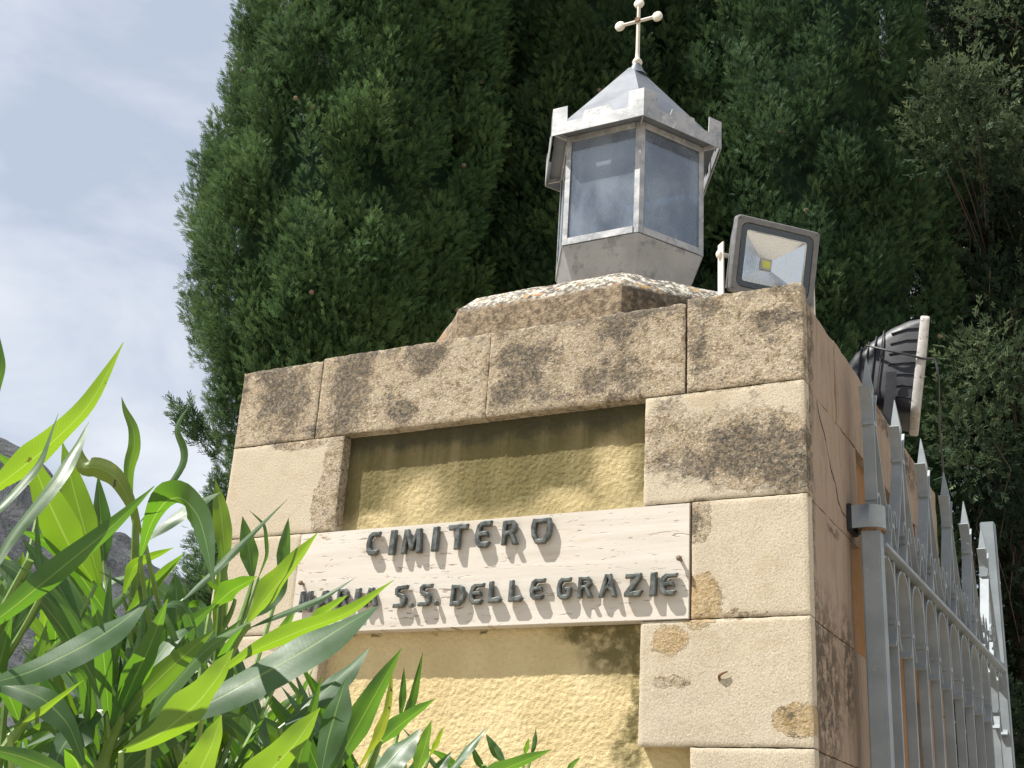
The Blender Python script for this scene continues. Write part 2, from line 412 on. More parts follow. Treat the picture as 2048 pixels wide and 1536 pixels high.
def M_leaf():
    s = NT('oleander_leaf'); uv = s.n('UVMap'); t = s.n('Attribute', out=2, attribute_name='tint'); P = s.obj()
    sp = s.t.nodes.new('ShaderNodeSeparateXYZ'); s.t.links.new(uv, sp.inputs[0]); U, V = sp.outputs[0], sp.outputs[1]
    au = s.math('ABSOLUTE', U)
    rib = s.mr(au, .085, .02)
    vein = s.n('TexWave', {'Vector': s.n('CombineXYZ', {0: s.add(s.mul(V, 1.0), s.mul(au, -.045)), 1: 0, 2: 0}), 'Scale': 17.0, 'Distortion': 2.2, 'Detail': 2.0})
    col = s.ramp(t, [(0, (.018, .048, .018)), (.5, (.032, .085, .016)), (.85, (.070, .14, .012)), (1, (.14, .17, .010))])
    col = s.mix(s.mul(s.mr(s.noise(P, 60, 4, .6), .4, .7), .25), col, (.03, .07, .02))
    col = s.mix(s.mul(s.mul(vein, s.math('SUBTRACT', 1.0, rib)), .06), col, (.09, .19, .05))
    col = s.mix(s.mul(rib, .75), col, (.24, .34, .10))
    blot = s.mul(s.mr(s.noise(P, 28, 4, .65), .64, .72), s.mr(t, .72, .95)); col = s.mix(s.mul(blot, .8), col, (.30, .22, .01))
    brown = s.mul(s.mr(s.noise(s.n('Mapping', {0: P, 1: (2, 7, 4)}), 75, 3, .6), .68, .72), s.mr(t, .6, .9)); col = s.mix(brown, col, (.06, .03, .01))
    tipb = s.mr(V, .985, 1.0); col = s.mix(s.mul(tipb, .7), col, (.16, .11, .05))
    back = s.n('NewGeometry', out=6); col = s.mix(s.mul(back, .45), col, (.075, .135, .07))
    tcol = s.ramp(t, [(0, (.06, .17, .012)), (.5, (.14, .31, .012)), (.85, (.28, .44, .010)), (1, (.42, .42, .006))])
    tcol = s.mix(s.mul(rib, .5), tcol, (.42, .55, .10))
    tcol = s.mix(s.mul(s.mul(vein, s.math('SUBTRACT', 1.0, rib)), .12), tcol, (.06, .20, .01))
    tcol = s.mix(s.mul(blot, .7), tcol, (.75, .55, .0)); tcol = s.mix(brown, tcol, (.08, .04, .01))
    h = s.add(s.mul(vein, -.05), s.add(s.mul(rib, 1.0), s.mul(s.noise(P, 90, 3, .6), .45)))
    nb = s.bump(h, .16, .0014)
    p = s.principled(col, s.mr(s.noise(P, 45, 3, .6), .3, .7, .38, .56), nb, Specular_IOR_Level=.5)
    tr = s.n('BsdfTranslucent', {'Color': tcol})
    return s.done(s.n('MixShader', {0: .44, 1: p, 2: tr}))


def M_glass_dusty():
    s = NT('dusty_sheen_glass'); P = s.pos(); fr = s.add(.05, s.mul(.7, s.math('POWER', s.n('LayerWeight', {'Blend': .5}, 1), 4.0)))
    tr = s.n('BsdfTransparent', {'Color': (.50, .60, .70, 1)}); gl = s.n('BsdfGlossy', {'Color': (.95, .97, 1, 1), 'Roughness': .04})
    body = s.n('MixShader', {0: s.math('MINIMUM', s.mul(fr, 2.2), 1.0), 1: tr, 2: gl})
    sm = s.noise(s.n('Mapping', {0: P, 3: (1, 1, .6), 2: (0, .6, .3)}), 6, 6, .6, .3); spk = s.noise(P, 240, 3, .7)
    dust_and_sheen = s.add(s.mr(sm, .35, .68, .04, .26), s.mr(spk, .60, .74, 0, .10))
    df = s.n('BsdfDiffuse', {'Color': (.50, .57, .66, 1)})  # dust film, its blue also paints in the sky's reflection
    return s.done(s.n('MixShader', {0: dust_and_sheen, 1: body, 2: df}))


def M_clear_glass():
    s = NT('clear_glass'); fr = s.add(.035, s.mul(.6, s.math('POWER', s.n('LayerWeight', {'Blend': .5}, 1), 5.0)))
    return s.done(s.n('MixShader', {0: fr, 1: s.n('BsdfTransparent', {'Color': (.93, .95, .97, 1)}), 2: s.n('BsdfGlossy', {'Roughness': .03})}))


MAT = dict(
    front=M_stone_front(), side=M_stone_side(),
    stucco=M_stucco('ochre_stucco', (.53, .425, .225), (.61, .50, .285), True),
    stucco_side=M_stucco('shade_toned_stucco', (.27, .15, .07), (.33, .19, .095), False),  # same yellow stucco, its shade put into a darker orange
    core=M_simple('rubble_core', (.34, .29, .21), (.44, .38, .29), 20, .95),
    trav=M_travertine(), plinth=M_plinth(),
    bronze=M_simple('patinated_bronze', (.062, .070, .066), (.15, .16, .15), 60, .40, .45, .25, [((.17, .19, .17), 130, .5, .75, .5)]),
    zinc=M_simple('worn_painted_zinc', (.26, .27, .28), (.40, .40, .405), 14, .50, .3, .3,
                  [((.15, .155, .16), 30, .50, .70, .6), ((.62, .62, .60), 40, .58, .70, .7), ((.30, .14, .05), 18, .70, .76, .8)]),
    zinc_dark=M_simple('grey_zinc_sheet', (.26, .262, .262), (.33, .33, .325), 9, .5, .2, .2, [((.13, .135, .14), 15, .52, .62, .6), ((.20, .205, .21), 60, .55, .7, .5)]),
    roof=M_simple('lead_grey_roof', (.085, .096, .115), (.125, .137, .16), 7, .5, .15, .15, [((.22, .23, .24), 22, .60, .75, .4)]),
    white_iron=M_simple('chipped_white_iron', (.46, .43, .36), (.54, .51, .44), 30, .55, 0, .3, [((.10, .06, .04), 48, .66, .72, .85)]),
    gate=M_simple('grey_gate_paint', (.215, .245, .262), (.265, .297, .315), 12, .42, .0, .15, [((.33, .17, .08), 30, .70, .77, .8), ((.42, .45, .46), 70, .62, .75, .35)]),
    rust=M_simple('rusty_iron', (.12, .06, .03), (.22, .12, .06), 60, .85),
    alu=M_simple('grey_cast_aluminium', (.115, .115, .118), (.15, .15, .152), 60, .5, .2, .1),
    bracket=M_simple('cream_bracket_paint', (.60, .58, .53), (.66, .64, .58), 30, .5, 0, .1, [((.30, .15, .06), 50, .68, .74, .8)]),
    black=M_simple('black_gasket', (.008, .010, .014), (.010, .012, .017), 30, .35, 0, .0),
    reflector=M_simple('brushed_reflector', (.78, .78, .78), (.82, .82, .82), 12, .22, 1.0, .02),
    led=M_simple('yellow_led_phosphor', (.62, .60, .04), (.70, .68, .08), 60, .5),
    blackplastic=M_simple('weathered_black_housing', (.009, .010, .014), (.018, .019, .025), 14, .55, 0, .2, [((.12, .12, .12), 22, .68, .76, .4)]),
    whitetrim=M_simple('flaking_grey_trim', (.34, .325, .30), (.44, .42, .39), 40, .7, 0, .3, [((.12, .10, .08), 60, .58, .66, .8)]),
    cable=M_simple('dark_cable', (.02, .022, .024), (.04, .042, .045), 30, .5),
    nail=M_simple('rusty_bolt', (.16, .12, .08), (.28, .21, .14), 90, .8, .2),
    bark=M_simple('cypress_bark', (.035, .024, .017), (.075, .052, .037), 22, .95, 0, .8),
    bare=M_simple('dry_twigs', (.06, .043, .03), (.11, .08, .055), 22, .95),
    cone=M_simple('dry_cypress_cone', (.13, .095, .06), (.22, .16, .105), 80, .8, 0, .5),
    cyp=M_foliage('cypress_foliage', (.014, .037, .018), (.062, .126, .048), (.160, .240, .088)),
    cyp_mid=M_foliage('shaded_cypress_foliage', (.012, .030, .017), (.042, .088, .038), (.105, .165, .066)),  # darker copy of the cypress green, shade put into the colour
    cyp_dark=M_foliage('shade_darkened_foliage', (.010, .025, .013), (.034, .070, .028), (.085, .130, .045)),  # darkest copy of the green, deep shade of the rear trees painted in
    cedar=M_foliage('blue_green_conifer_foliage', (.010, .022, .014), (.038, .068, .036), (.17, .21, .11), .22),
    leaf=M_leaf(),
    stem=M_simple('oleander_stem', (.11, .19, .035), (.17, .26, .06), 40, .5),
    glass=M_glass_dusty(), clear=M_clear_glass(),
    ground=M_simple('dusty_pavement', (.28, .235, .175), (.34, .29, .22), 3, .95, coords='pos'),
    rock=None,
)


# ------------------------------------------------------------------ setting: ground, mountain
def build_ground():
    n = 60; r = np.concatenate([[0.0], np.geomspace(2, 2500, 28)]); V = [(0, 3, 0)]; F = []
    for k in range(1, len(r)):
        for i in range(n):
            a = 2 * math.pi * i / n; V.append((r[k] * math.cos(a), 3 + r[k] * math.sin(a), 0))
    for i in range(n): F.append((0, 1 + i, 1 + (i + 1) % n))
    for k in range(len(r) - 2):
        for i in range(n):
            j = (i + 1) % n; b = 1 + k * n; F.append((b + i, b + n + i, b + n + j, b + j))
    tag(mesh_np('ground', V, F, MAT['ground']), kind='structure')


def build_mountain():
    s = NT('mountain_rock'); P = s.pos()
    n = s.noise(s.n('Mapping', {0: P, 3: (1, 1, .45)}), .045, 8, .66, .4); n2 = s.noise(P, .22, 5, .65)
    col = s.ramp(n, [(.3, (.030, .033, .038)), (.5, (.065, .068, .074)), (.7, (.105, .107, .11))])
    col = s.mix(s.mul(s.mr(n2, .52, .66), .55), col, (.045, .06, .045))
    MAT['rock'] = s.done(s.principled(col, .95, s.bump(n, 1.0, 6.0), Specular_IOR_Level=.1))
    D = 420.0
    sky_line = [(-900, 330), (-500, 520), (-250, 640), (-80, 770), (0, 835), (70, 880), (110, 926), (180, 985), (250, 1050), (307, 1101), (349, 1140), (408, 1172), (600, 1275), (900, 1390), (1300, 1520), (1800, 1640)]
    az, hh = [], []
    for px, py in sky_line:
        d = ray(px, py); az.append(math.atan2(d[0], d[1])); hh.append(CAM[2] + d[2] / math.hypot(d[0], d[1]) * D)
    A = np.linspace(az[0], az[-1], 260); HH = np.interp(A, az, hh)
    T = np.concatenate([np.linspace(.30, .96, 60), np.linspace(.97, 1.03, 14), np.linspace(1.06, 1.7, 10)])
    aa, tt = np.meshgrid(A, T, indexing='ij'); hb = np.repeat(HH[:, None], len(T), 1)
    prof = np.where(tt < 1, np.clip((tt - .30) / .70, 0, 1) ** 1.5, np.clip(1 - (tt - 1) * 1.2, 0, 1))
    X = CAM[0] + D * tt * np.sin(aa); Y = CAM[1] + D * tt * np.cos(aa); Z = hb * prof
    pts = np.stack([X.ravel(), Y.ravel(), Z.ravel()], 1)
    rough = fbm(pts * [1, 1, .6], .028, 5, 3).reshape(Z.shape)
    Z = Z + rough * np.clip(hb * prof * .06, 0, 9) + np.where(abs(tt - 1) < .02, fbm(pts, .12, 3, 9).reshape(Z.shape) * 2.0, 0)
    Z = np.where((tt < .31) | (tt > 1.68), -2, Z)
    V = np.stack([X.ravel(), Y.ravel(), Z.ravel()], 1); nA, nT = Z.shape
    i, j = np.meshgrid(np.arange(nA - 1), np.arange(nT - 1), indexing='ij'); b = (i * nT + j).ravel()
    tag(mesh_np('mountain', V, np.stack([b, b + 1, b + nT + 1, b + nT], 1), MAT['rock'], smooth=True), kind='structure')


build_ground(); build_mountain()


# ------------------------------------------------------------------ gate pier
Z1, Z2, Z3, Z4 = -.2193, -.4637, -.7092, -.9574
ZC = [0, Z1, Z2, Z3, Z4] + [Z4 - .246 * k for k in range(1, 7)] + [-H0]
PIER = empty('gate_pier', (.75, .775, 0), 'square pier of stained cream limestone blocks framing recessed yellow stucco, beside grey gate', 'gate pier')


def slab(mapf, u0, u1, v0, v1, thick, mat, name='stone_block', step=.012, rough=.0012, chip=.0022, seed=0, top_chip=0.0):
    g = .0008; u0 += g; u1 -= g; v0 += g; v1 -= g
    nu, nv = max(3, int((u1 - u0) / step)), max(3, int((v1 - v0) / step))
    us = np.concatenate([[u0, u0 + .004], np.linspace(u0 + .011, u1 - .011, nu), [u1 - .004, u1]])
    vs = np.concatenate([[v0, v0 + .004], np.linspace(v0 + .011, v1 - .011, nv), [v1 - .004, v1]])
    U, Vv = np.meshgrid(us, vs, indexing='ij'); pts = np.stack([U.ravel(), Vv.ravel(), np.full(U.size, seed * .37)], 1)
    d = (fbm(pts, 26, 4, seed % 7, .6) * rough).reshape(U.shape)
    eu = np.minimum(U - u0, u1 - U); ev = np.minimum(Vv - v0, v1 - Vv); e = np.minimum(eu, ev)
    cn = (fbm(pts, 34, 3, 21) * .5 + .5).reshape(U.shape)
    d -= np.where(e < 1e-6, .0010 + chip * cn * .6, np.where(e < .005, .0001 + .15 * chip * cn, 0))
    n2 = fbm(pts, 40, 3, 5).reshape(U.shape); cu, cv = np.zeros_like(U), np.zeros_like(U)
    cu += np.where(U - u0 < 1e-6, abs(n2) * chip * .6, 0) - np.where(u1 - U < 1e-6, abs(n2) * chip * .6, 0)
    cv += np.where(Vv - v0 < 1e-6, abs(n2) * chip * .6, 0) - np.where(v1 - Vv < 1e-6, abs(n2) * (chip * .6 + top_chip), 0)
    U, Vv = U + cu, Vv + cv
    W, Hh = U.shape; idx = np.arange(W * Hh).reshape(W, Hh)
    front = mapf(U.ravel(), Vv.ravel(), d.ravel())
    loop = list(idx[:, 0]) + list(idx[-1, 1:]) + list(idx[-2::-1, -1]) + list(idx[0, -2:0:-1])
    back = mapf(U.ravel()[loop], Vv.ravel()[loop], np.full(len(loop), -thick))
    V = np.concatenate([front, back]); n0 = W * Hh; L = len(loop)
    i, j = np.meshgrid(np.arange(W - 1), np.arange(Hh - 1), indexing='ij')
    F = np.stack([idx[i, j].ravel(), idx[i + 1, j].ravel(), idx[i + 1, j + 1].ravel(), idx[i, j + 1].ravel()], 1)
    k = np.arange(L); F2 = np.stack([np.array(loop), n0 + k, n0 + (k + 1) % L, np.roll(np.array(loop), -1)], 1)
    o = mesh_np(name, V - root_origin(PIER), np.concatenate([F, F2]), mat, PIER, smooth=True)
    o.data.set_sharp_from_angle(angle=math.radians(50)); return o


fr = lambda off=0.0: (lambda u, v, d: np.stack([u, -d - off, v + H0], 1))
sd = lambda off=0.0: (lambda u, v, d: np.stack([1.5 + d + off, u, v + H0], 1))
lf = lambda off=0.0: (lambda u, v, d: np.stack([-d - off, 1.55 - u, v + H0], 1))
bk = lambda off=0.0: (lambda u, v, d: np.stack([1.5 - u, 1.55 + d + off, v + H0], 1))
TH = .034
cuts = [0, .257, .746, 1.239, 1.5]
for k in range(4):
    slab(fr([.0005, 0, .0008, .0015][k]), cuts[k] + (.003 if k == 3 else 0), cuts[k + 1], Z1, [-.006, 0, -.001, .006][k], TH, MAT['front'], step=.009, rough=.0011, chip=.0025, seed=k + 1, top_chip=.004)
for c in range(1, len(ZC) - 1):
    xl, xr = (.350, 1.147) if c % 2 else (.255, 1.256)
    if c > 4: xl, xr = (.350, 1.147) if c % 2 else (.255, 1.256)
    slab(fr(), 0, xl, ZC[c + 1], ZC[c], TH, MAT['front'], seed=10 + c, rough=.0006)
    slab(fr(.001), xr, 1.5, ZC[c + 1], ZC[c], TH, MAT['front'], seed=30 + c, rough=.0007)
# right-hand face (behind the thickness of the front blocks)
y0 = TH + .002
ycuts = [y0, .287, .533, .93, 1.25, 1.55]
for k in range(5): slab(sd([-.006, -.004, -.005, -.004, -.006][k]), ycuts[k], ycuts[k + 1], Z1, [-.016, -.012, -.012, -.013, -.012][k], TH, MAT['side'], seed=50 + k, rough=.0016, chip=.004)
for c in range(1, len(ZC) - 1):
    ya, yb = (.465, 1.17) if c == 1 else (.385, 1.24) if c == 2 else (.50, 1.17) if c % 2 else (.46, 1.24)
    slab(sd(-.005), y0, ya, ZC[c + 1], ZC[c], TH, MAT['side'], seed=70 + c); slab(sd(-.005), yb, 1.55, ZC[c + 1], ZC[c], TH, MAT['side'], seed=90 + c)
for c in range(len(ZC) - 1):
    slab(lf(), .0, 1.55 - TH - .003, ZC[c + 1], ZC[c] - .01, TH, MAT['side'], seed=110 + c, step=.03)
    slab(bk(), .0 + TH + .003, 1.5 - TH - .003, ZC[c + 1], ZC[c] - .01, TH, MAT['side'], seed=130 + c, step=.03)
MB().box((TH + .006, TH + .008, 0), (1.5 - TH - .016, 1.55 - TH - .006, H0 - .012)).build('rubble_core', MAT['core'], PIER)


def stucco_panel(mapf, u0, u1, v0, v1, mat, step, amp, seed):
    us = np.arange(u0, u1 + step, step); vs = np.arange(v0, v1 + step, step); U, V = np.meshgrid(us, vs, indexing='ij')
    p = np.stack([U.ravel(), V.ravel(), np.zeros(U.size) + seed], 1)
    a = vnoise(p, 150, seed); b = vnoise(p, 290, seed + 1); c = vnoise(p, 8, seed + 2)
    d = amp * (np.clip(a * .9 + b * .55, -.6, 1.2)) + .0015 * c
    n0, n1 = U.shape; idx = np.arange(n0 * n1).reshape(n0, n1); i, j = np.meshgrid(np.arange(n0 - 1), np.arange(n1 - 1), indexing='ij')
    F = np.stack([idx[i, j].ravel(), idx[i + 1, j].ravel(), idx[i + 1, j + 1].ravel(), idx[i, j + 1].ravel()], 1)
    return mesh_np('stucco_panel', mapf(U.ravel(), V.ravel(), d) - root_origin(PIER), F, mat, PIER, smooth=True)


DP = .034
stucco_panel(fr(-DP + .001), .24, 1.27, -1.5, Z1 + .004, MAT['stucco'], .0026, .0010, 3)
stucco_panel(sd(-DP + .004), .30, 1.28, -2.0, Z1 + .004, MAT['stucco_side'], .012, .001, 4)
# black hook-shaped scar / bracket stub in the lower right block, dark holes in the upper ones
hx, hz = on_y(1447, 1352)
MB().tube([(hx - .008, -.001, hz - .008), (hx - .007, -.006, hz), (hx, -.007, hz + .004), (hx + .010, -.006, hz + .008)], [.0028, .003, .0026, .0015], 6).build('iron_hook', MAT['rust'], PIER)

cp = []
for px, py in ((1633, 801), (1640, 838), (1649, 868), (1655, 903), (1662, 938), (1671, 968), (1676, 1000), (1684, 1024), (1698, 1042)):
    y, z = on_x(px, py, 1.4952); cp.append((1.4952, y, z))
MB().tube(cp, .01, flat=(.0022, .0012), up=(0, 1, .3)).build('crack', MAT['black'], PIER)

# ------------------------------------------------------------------ name plaque
px0, px1, pz0, pz1 = .257, 1.2535, H0 - .7085, H0 - .4665
PLQ = empty('name_plaque', (.755, -.002, pz0), 'travertine plaque lettered CIMITERO MARIA S.S. DELLE GRAZIE on the pier', 'plaque')
PY = -.003
MB().box((px0, PY, pz0), (px1, .030, pz1)).build('stone_panel', MAT['trav'], PLQ, bevel=.0012)
MB().box((px1 + .0002, .0005, pz0), (px1 + .0022, .03, pz1)).build('joint_shadow', MAT['rust'], PLQ)  # brown strip in the joint, painted in for the gap's shadow
GL = {
 'C': [[(.8, 1), (.30, 1), (.12, .86), (.02, .5), (.06, .16), (.22, 0), (.62, 0), (.76, .2), (.36, .2), (.27, .32), (.25, .68), (.36, .82), (.74, .82)]],
 'I': [[(.0, 0), (.88, 0), (1, 1), (.16, 1)]],
 'M': [[(0, 0), (.2, 0), (.26, .58), (.42, .12), (.56, .12), (.72, .60), (.76, 0), (.99, 0), (.93, 1), (.70, 1), (.50, .46), (.30, 1), (.10, 1)]],
 'T': [[(.34, 0), (.60, 0), (.62, .8), (.95, .8), (1, 1), (0, 1), (.02, .8), (.37, .8)]],
 'E': [[(.95, 1), (.36, 1), (.14, .86), (.02, .5), (.08, .16), (.26, 0), (.72, 0), (.88, .2), (.40, .2), (.30, .3), (.28, .43), (.62, .45), (.78, .37), (.72, .60), (.30, .60), (.33, .72), (.44, .82), (.90, .82)]],
 'R': [[(0, 0), (.22, 0), (.25, .36), (.44, .46), (.66, 0), (.96, 0), (.66, .46), (.86, .62), (.86, .84), (.66, 1), (.04, 1)], [(.25, .56), (.27, .83), (.54, .83), (.62, .76), (.60, .64), (.48, .56)]],
 'O': [[(.25, 0), (.72, 0), (.95, .32), (1, .76), (.92, 1), (.10, 1), (0, .7), (.06, .30)], [(.36, .17), (.62, .17), (.76, .40), (.79, .83), (.25, .83), (.22, .40)]],
 'A': [[(0, 0), (.23, 0), (.31, .24), (.5, .36), (.69, .24), (.76, 0), (1, 0), (.68, 1), (.36, 1)], [(.37, .42), (.5, .53), (.63, .42), (.54, .80), (.48, .80)]],
 'S': [[(.95, 1), (.30, 1), (.08, .86), (.10, .60), (.28, .48), (.60, .40), (.64, .28), (.54, .19), (.04, .19), (0, 0), (.66, 0), (.86, .16), (.88, .42), (.74, .56), (.38, .66), (.33, .76), (.42, .83), (.88, .83)]],
 'D': [[(0, 0), (.58, 0), (.90, .22), (1, .56), (.86, .88), (.60, 1), (.06, 1)], [(.24, .19), (.28, .81), (.52, .81), (.68, .68), (.72, .42), (.54, .19)]],
 'L': [[(0, 0), (.78, 0), (1, .14), (.86, .26), (.32, .20), (.30, 1), (.04, 1)]],
 'G': [[(.90, 1), (.30, 1), (.12, .86), (.02, .5), (.08, .16), (.26, 0), (.66, 0), (.88, .18), (.92, .54), (.52, .54), (.48, .38), (.66, .38), (.64, .19), (.38, .19), (.27, .32), (.27, .68), (.38, .82), (.84, .82)]],
 'Z': [[(0, 0), (.80, 0), (1, .24), (.38, .19), (.95, .84), (.92, 1), (.08, 1), (.04, .80), (.60, .81), (0, .16)]],
 '.': [[(0, 0), (1, 0), (1, 1), (0, 1)]],
}
ROW1 = [('C', .459, .505, -.534, -.479), ('I', .523, .540, -.536, -.478), ('M', .558, .612, -.536, -.479), ('I', .638, .655, -.535, -.478), ('T', .681, .731, -.534, -.477), ('E', .750, .794, -.534, -.474), ('R', .819, .861, -.532, -.477), ('O', .891, .941, -.534, -.478)]
ROW2 = [('M', .283, .321, -.660, -.611), ('A', .337, .376, -.657, -.612), ('R', .392, .427, -.656, -.610), ('I', .441, .456, -.655, -.611), ('A', .467, .504, -.655, -.611), ('S', .549, .587, -.660, -.610), ('.', .593, .600, -.661, -.652), ('S', .615, .652, -.659, -.610), ('.', .659, .666, -.659, -.650), ('D', .699, .736, -.662, -.615), ('E', .746, .785, -.661, -.615), ('L', .795, .828, -.659, -.612), ('L', .845, .880, -.659, -.612), ('E', .895, .934, -.657, -.612), ('G', .960, .997, -.659, -.613), ('R', 1.010, 1.045, -.658, -.613), ('A', 1.058, 1.098, -.659, -.610), ('Z', 1.116, 1.156, -.660, -.612), ('I', 1.172, 1.187, -.661, -.612), ('E', 1.193, 1.234, -.661, -.616)]
for ch, xa, xb, za, zb in ROW1 + ROW2:
    cu = bpy.data.curves.new('letter_outline', 'CURVE'); cu.dimensions = '2D'; cu.fill_mode = 'BOTH'
    bv = .0020 if ch != '.' else .0012
    for poly in GL[ch]:
        sp = cu.splines.new('POLY'); sp.points.add(len(poly) - 1); sp.use_cyclic_u = True
        for k, (x, y) in enumerate(poly): sp.points[k].co = (x * (xb - xa), y * (zb - za), 0, 1)
    cu.extrude = .0052 - bv * .5; cu.bevel_depth = bv; cu.bevel_resolution = 0; cu.offset = -bv * .85
    tmp = bpy.data.objects.new('tmp', cu); COL.objects.link(tmp); dg = bpy.context.evaluated_depsgraph_get()
    me = bpy.data.meshes.new_from_object(tmp.evaluated_get(dg)); bpy.data.objects.remove(tmp)
    V = np.empty(len(me.vertices) * 3); me.vertices.foreach_get('co', V); V = V.reshape(-1, 3)
    Wd = np.stack([xa + V[:, 0], PY - .0085 - V[:, 2], H0 + za + V[:, 1]], 1) - np.array(PLQ.location)
    me.vertices.foreach_set('co', Wd.astype(np.float32).ravel()); me.materials.clear(); me.materials.append(MAT['bronze']); me.update()
    me.polygons.foreach_set('use_smooth', np.zeros(len(me.polygons), bool)); me.name = 'letter'; o = bpy.data.objects.new('letter', me); COL.objects.link(o); o.parent = PLQ
for bx, bz in ((1.2352, H0 - .5872), (.2819, H0 - .5915)):
    MB().lathe((bx, PY + .002, bz), (0, -1, .12), [(0, .0035), (.012, .0035), (.0125, .0062), (.017, .0058), (.0195, .003)], 10).build('bolt', MAT['nail'], PLQ, smooth=True)

# ------------------------------------------------------------------ octagonal plinth on the pier
def ring(cx, cy, r, n, rot, z): return [(cx + r * math.cos(rot + 2 * math.pi * k / n), cy + r * math.sin(rot + 2 * math.pi * k / n), z) for k in range(n)]


def build_plinth():
    c8 = 1 / math.cos(math.pi / 8); cx, cy = .765, .758
    prof = [(.570, -.012), (.568, .05), (.567, .11), (.567, .165), (.563, .178), (.548, .197), (.515, .232), (.44, .262), (.34, .285), (.22, .298), (.10, .302)]
    n = 8; sub = 10; V = []; F = []
    for a, z in prof:
        R = ring(cx, cy, a * c8, n, math.pi / 8, z)
        for k in range(n):
            p, q = np.array(R[k]), np.array(R[(k + 1) % n])
            for t in range(sub): V.append(p + (q - p) * t / sub)
    N = n * sub
    for k in range(len(prof) - 1):
        for i in range(N): F.append((k * N + i, k * N + (i + 1) % N, (k + 1) * N + (i + 1) % N, (k + 1) * N + i))
    V = np.array(V); c = np.array([cx, cy, .1]); rad = V - c; rad /= np.linalg.norm(rad, axis=1)[:, None]
    V = V + rad * (fbm(V, 28, 3, 5) * .0045)[:, None]
    F.append([(len(prof) - 1) * N + i for i in range(N)])
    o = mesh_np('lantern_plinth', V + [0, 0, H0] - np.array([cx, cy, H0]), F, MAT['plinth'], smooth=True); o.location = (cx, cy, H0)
    o.data.set_sharp_from_angle(angle=math.radians(32))
    tag(o, 'low octagonal concrete plinth with lichen, lying on the pier under the lantern', 'plinth')


build_plinth()

# ------------------------------------------------------------------ hexagonal lantern
LX, LY = .768, .758
LAN = empty('grave_lantern', (LX, LY, H0 + .30), 'hexagonal grey metal lantern with glass panes, pointed roof and white cross on the pier', 'lantern')
hexr = lambda s, z: [np.array(p) for p in ring(LX, LY, s, 6, 0, H0 + z)]
sB, zb, zt = .241, .523, .894
base = MB(); base.loft([hexr(.150, .292), hexr(sB - .002, zb - .002)]); base.build('tapered_base', MAT['zinc_dark'], LAN)
b6 = hexr(sB, 0)
for k in range(6):
    x, y = b6[k][:2]; ang = math.atan2(y - LY, x - LX); rd = np.array([math.cos(ang), math.sin(ang), 0]); tg = np.array([-rd[1], rd[0], 0])
    # L-shaped angle iron: two flanges along the neighbouring faces
    f = MB()
    for sg in (1, -1):
        nb = b6[(k + sg) % 6]; d = np.array([nb[0] - x, nb[1] - y, 0]); d /= np.linalg.norm(d); nrm = np.array([d[1], -d[0], 0]); nrm = nrm if nrm @ rd > 0 else -nrm
        w = .0165
        pts = [(0, 0), (w, 0), (w, -.003), (0, -.003)]
        f.loft([[np.array([x, y, H0 + z]) + d * a + nrm * (b + .001 * sg) for a, b in pts] for z in (zb, zt)])
    f.build('corner_post', MAT['zinc'], LAN, bevel=.0006)
rails = {'bottom_rail': (zb, zb + .022), 'top_rail': (zt - .020, zt)}
for nm, (za, zz) in rails.items():
    for k in range(6):
        p, q = b6[k], b6[(k + 1) % 6]; d = (q - p) / np.linalg.norm(q - p); nrm = np.array([d[1], -d[0], 0])
        P0, P1 = p + d * .017 - np.array([0, 0, 0]), q - d * .017
        MB().loft([[np.array([a[0], a[1], H0 + z]) + nrm * b for z, b in ((za, .0015), (zz, .0015), (zz, -.0025), (za, -.0025))] for a in (P0, P1)]).build(nm, MAT['zinc'], LAN, bevel=.0005)
for k in range(6):
    p, q = b6[k], b6[(k + 1) % 6]; d = (q - p) / np.linalg.norm(q - p); nrm = np.array([d[1], -d[0], 0])
    P0, P1 = p + d * .004, q - d * .004
    MB().loft([[np.array([a[0], a[1], H0 + z]) + nrm * b for z, b in ((zb + .004, -.0035), (zt - .003, -.0035), (zt - .003, -.0065), (zb + .004, -.0065))] for a in (P0, P1)]).build('glass_pane', MAT['glass'], LAN)
# crenellated cornice band: six strips, raised at the corners and in the middle
sC, zc0, zc1 = .298, .877, .914
c6 = hexr(sC, 0)
for k in range(6):
    p, q = c6[k], c6[(k + 1) % 6]; L = np.linalg.norm(q - p); d = (q - p) / L; nrm = np.array([d[1], -d[0], 0])
    hi, mid = .972, .938
    top = [(0, hi), (.048, hi), (.050, zc1 + .003), (.098, zc1 + .003), (.104, mid - .006), (.107, mid + .004), (L - .107, mid + .004), (L - .104, mid - .006), (L - .098, zc1 + .003), (L - .050, zc1 + .003), (L - .048, hi), (L, hi)]
    outl = [(L, zc0), (0, zc0)]
    poly = outl + top; f = MB()
    f.loft([[np.array([p[0], p[1], H0 + z]) + d * (.0004 + t * (L - .0008) / L) + nrm * b for t, z in poly] for b in (0, -.0028)], cap=False)
    # fill the front and the back as quads strips between bottom edge and outline
    for b, flip in ((0, 0), (-.0028, 1)):
        pv = lambda t, z: np.array([p[0], p[1], H0 + z]) + d * (.0004 + t * (L - .0008) / L) + nrm * b
        for (t0, h0), (t1, h1) in zip(top[:-1], top[1:]):
            if t1 - t0 < 1e-6: continue
            f.add([pv(t0, zc0), pv(t1, zc0), pv(t1, h1), pv(t0, h0)], [(0, 1, 2, 3)])
    f.build('crenellated_cornice', MAT['zinc'], LAN)
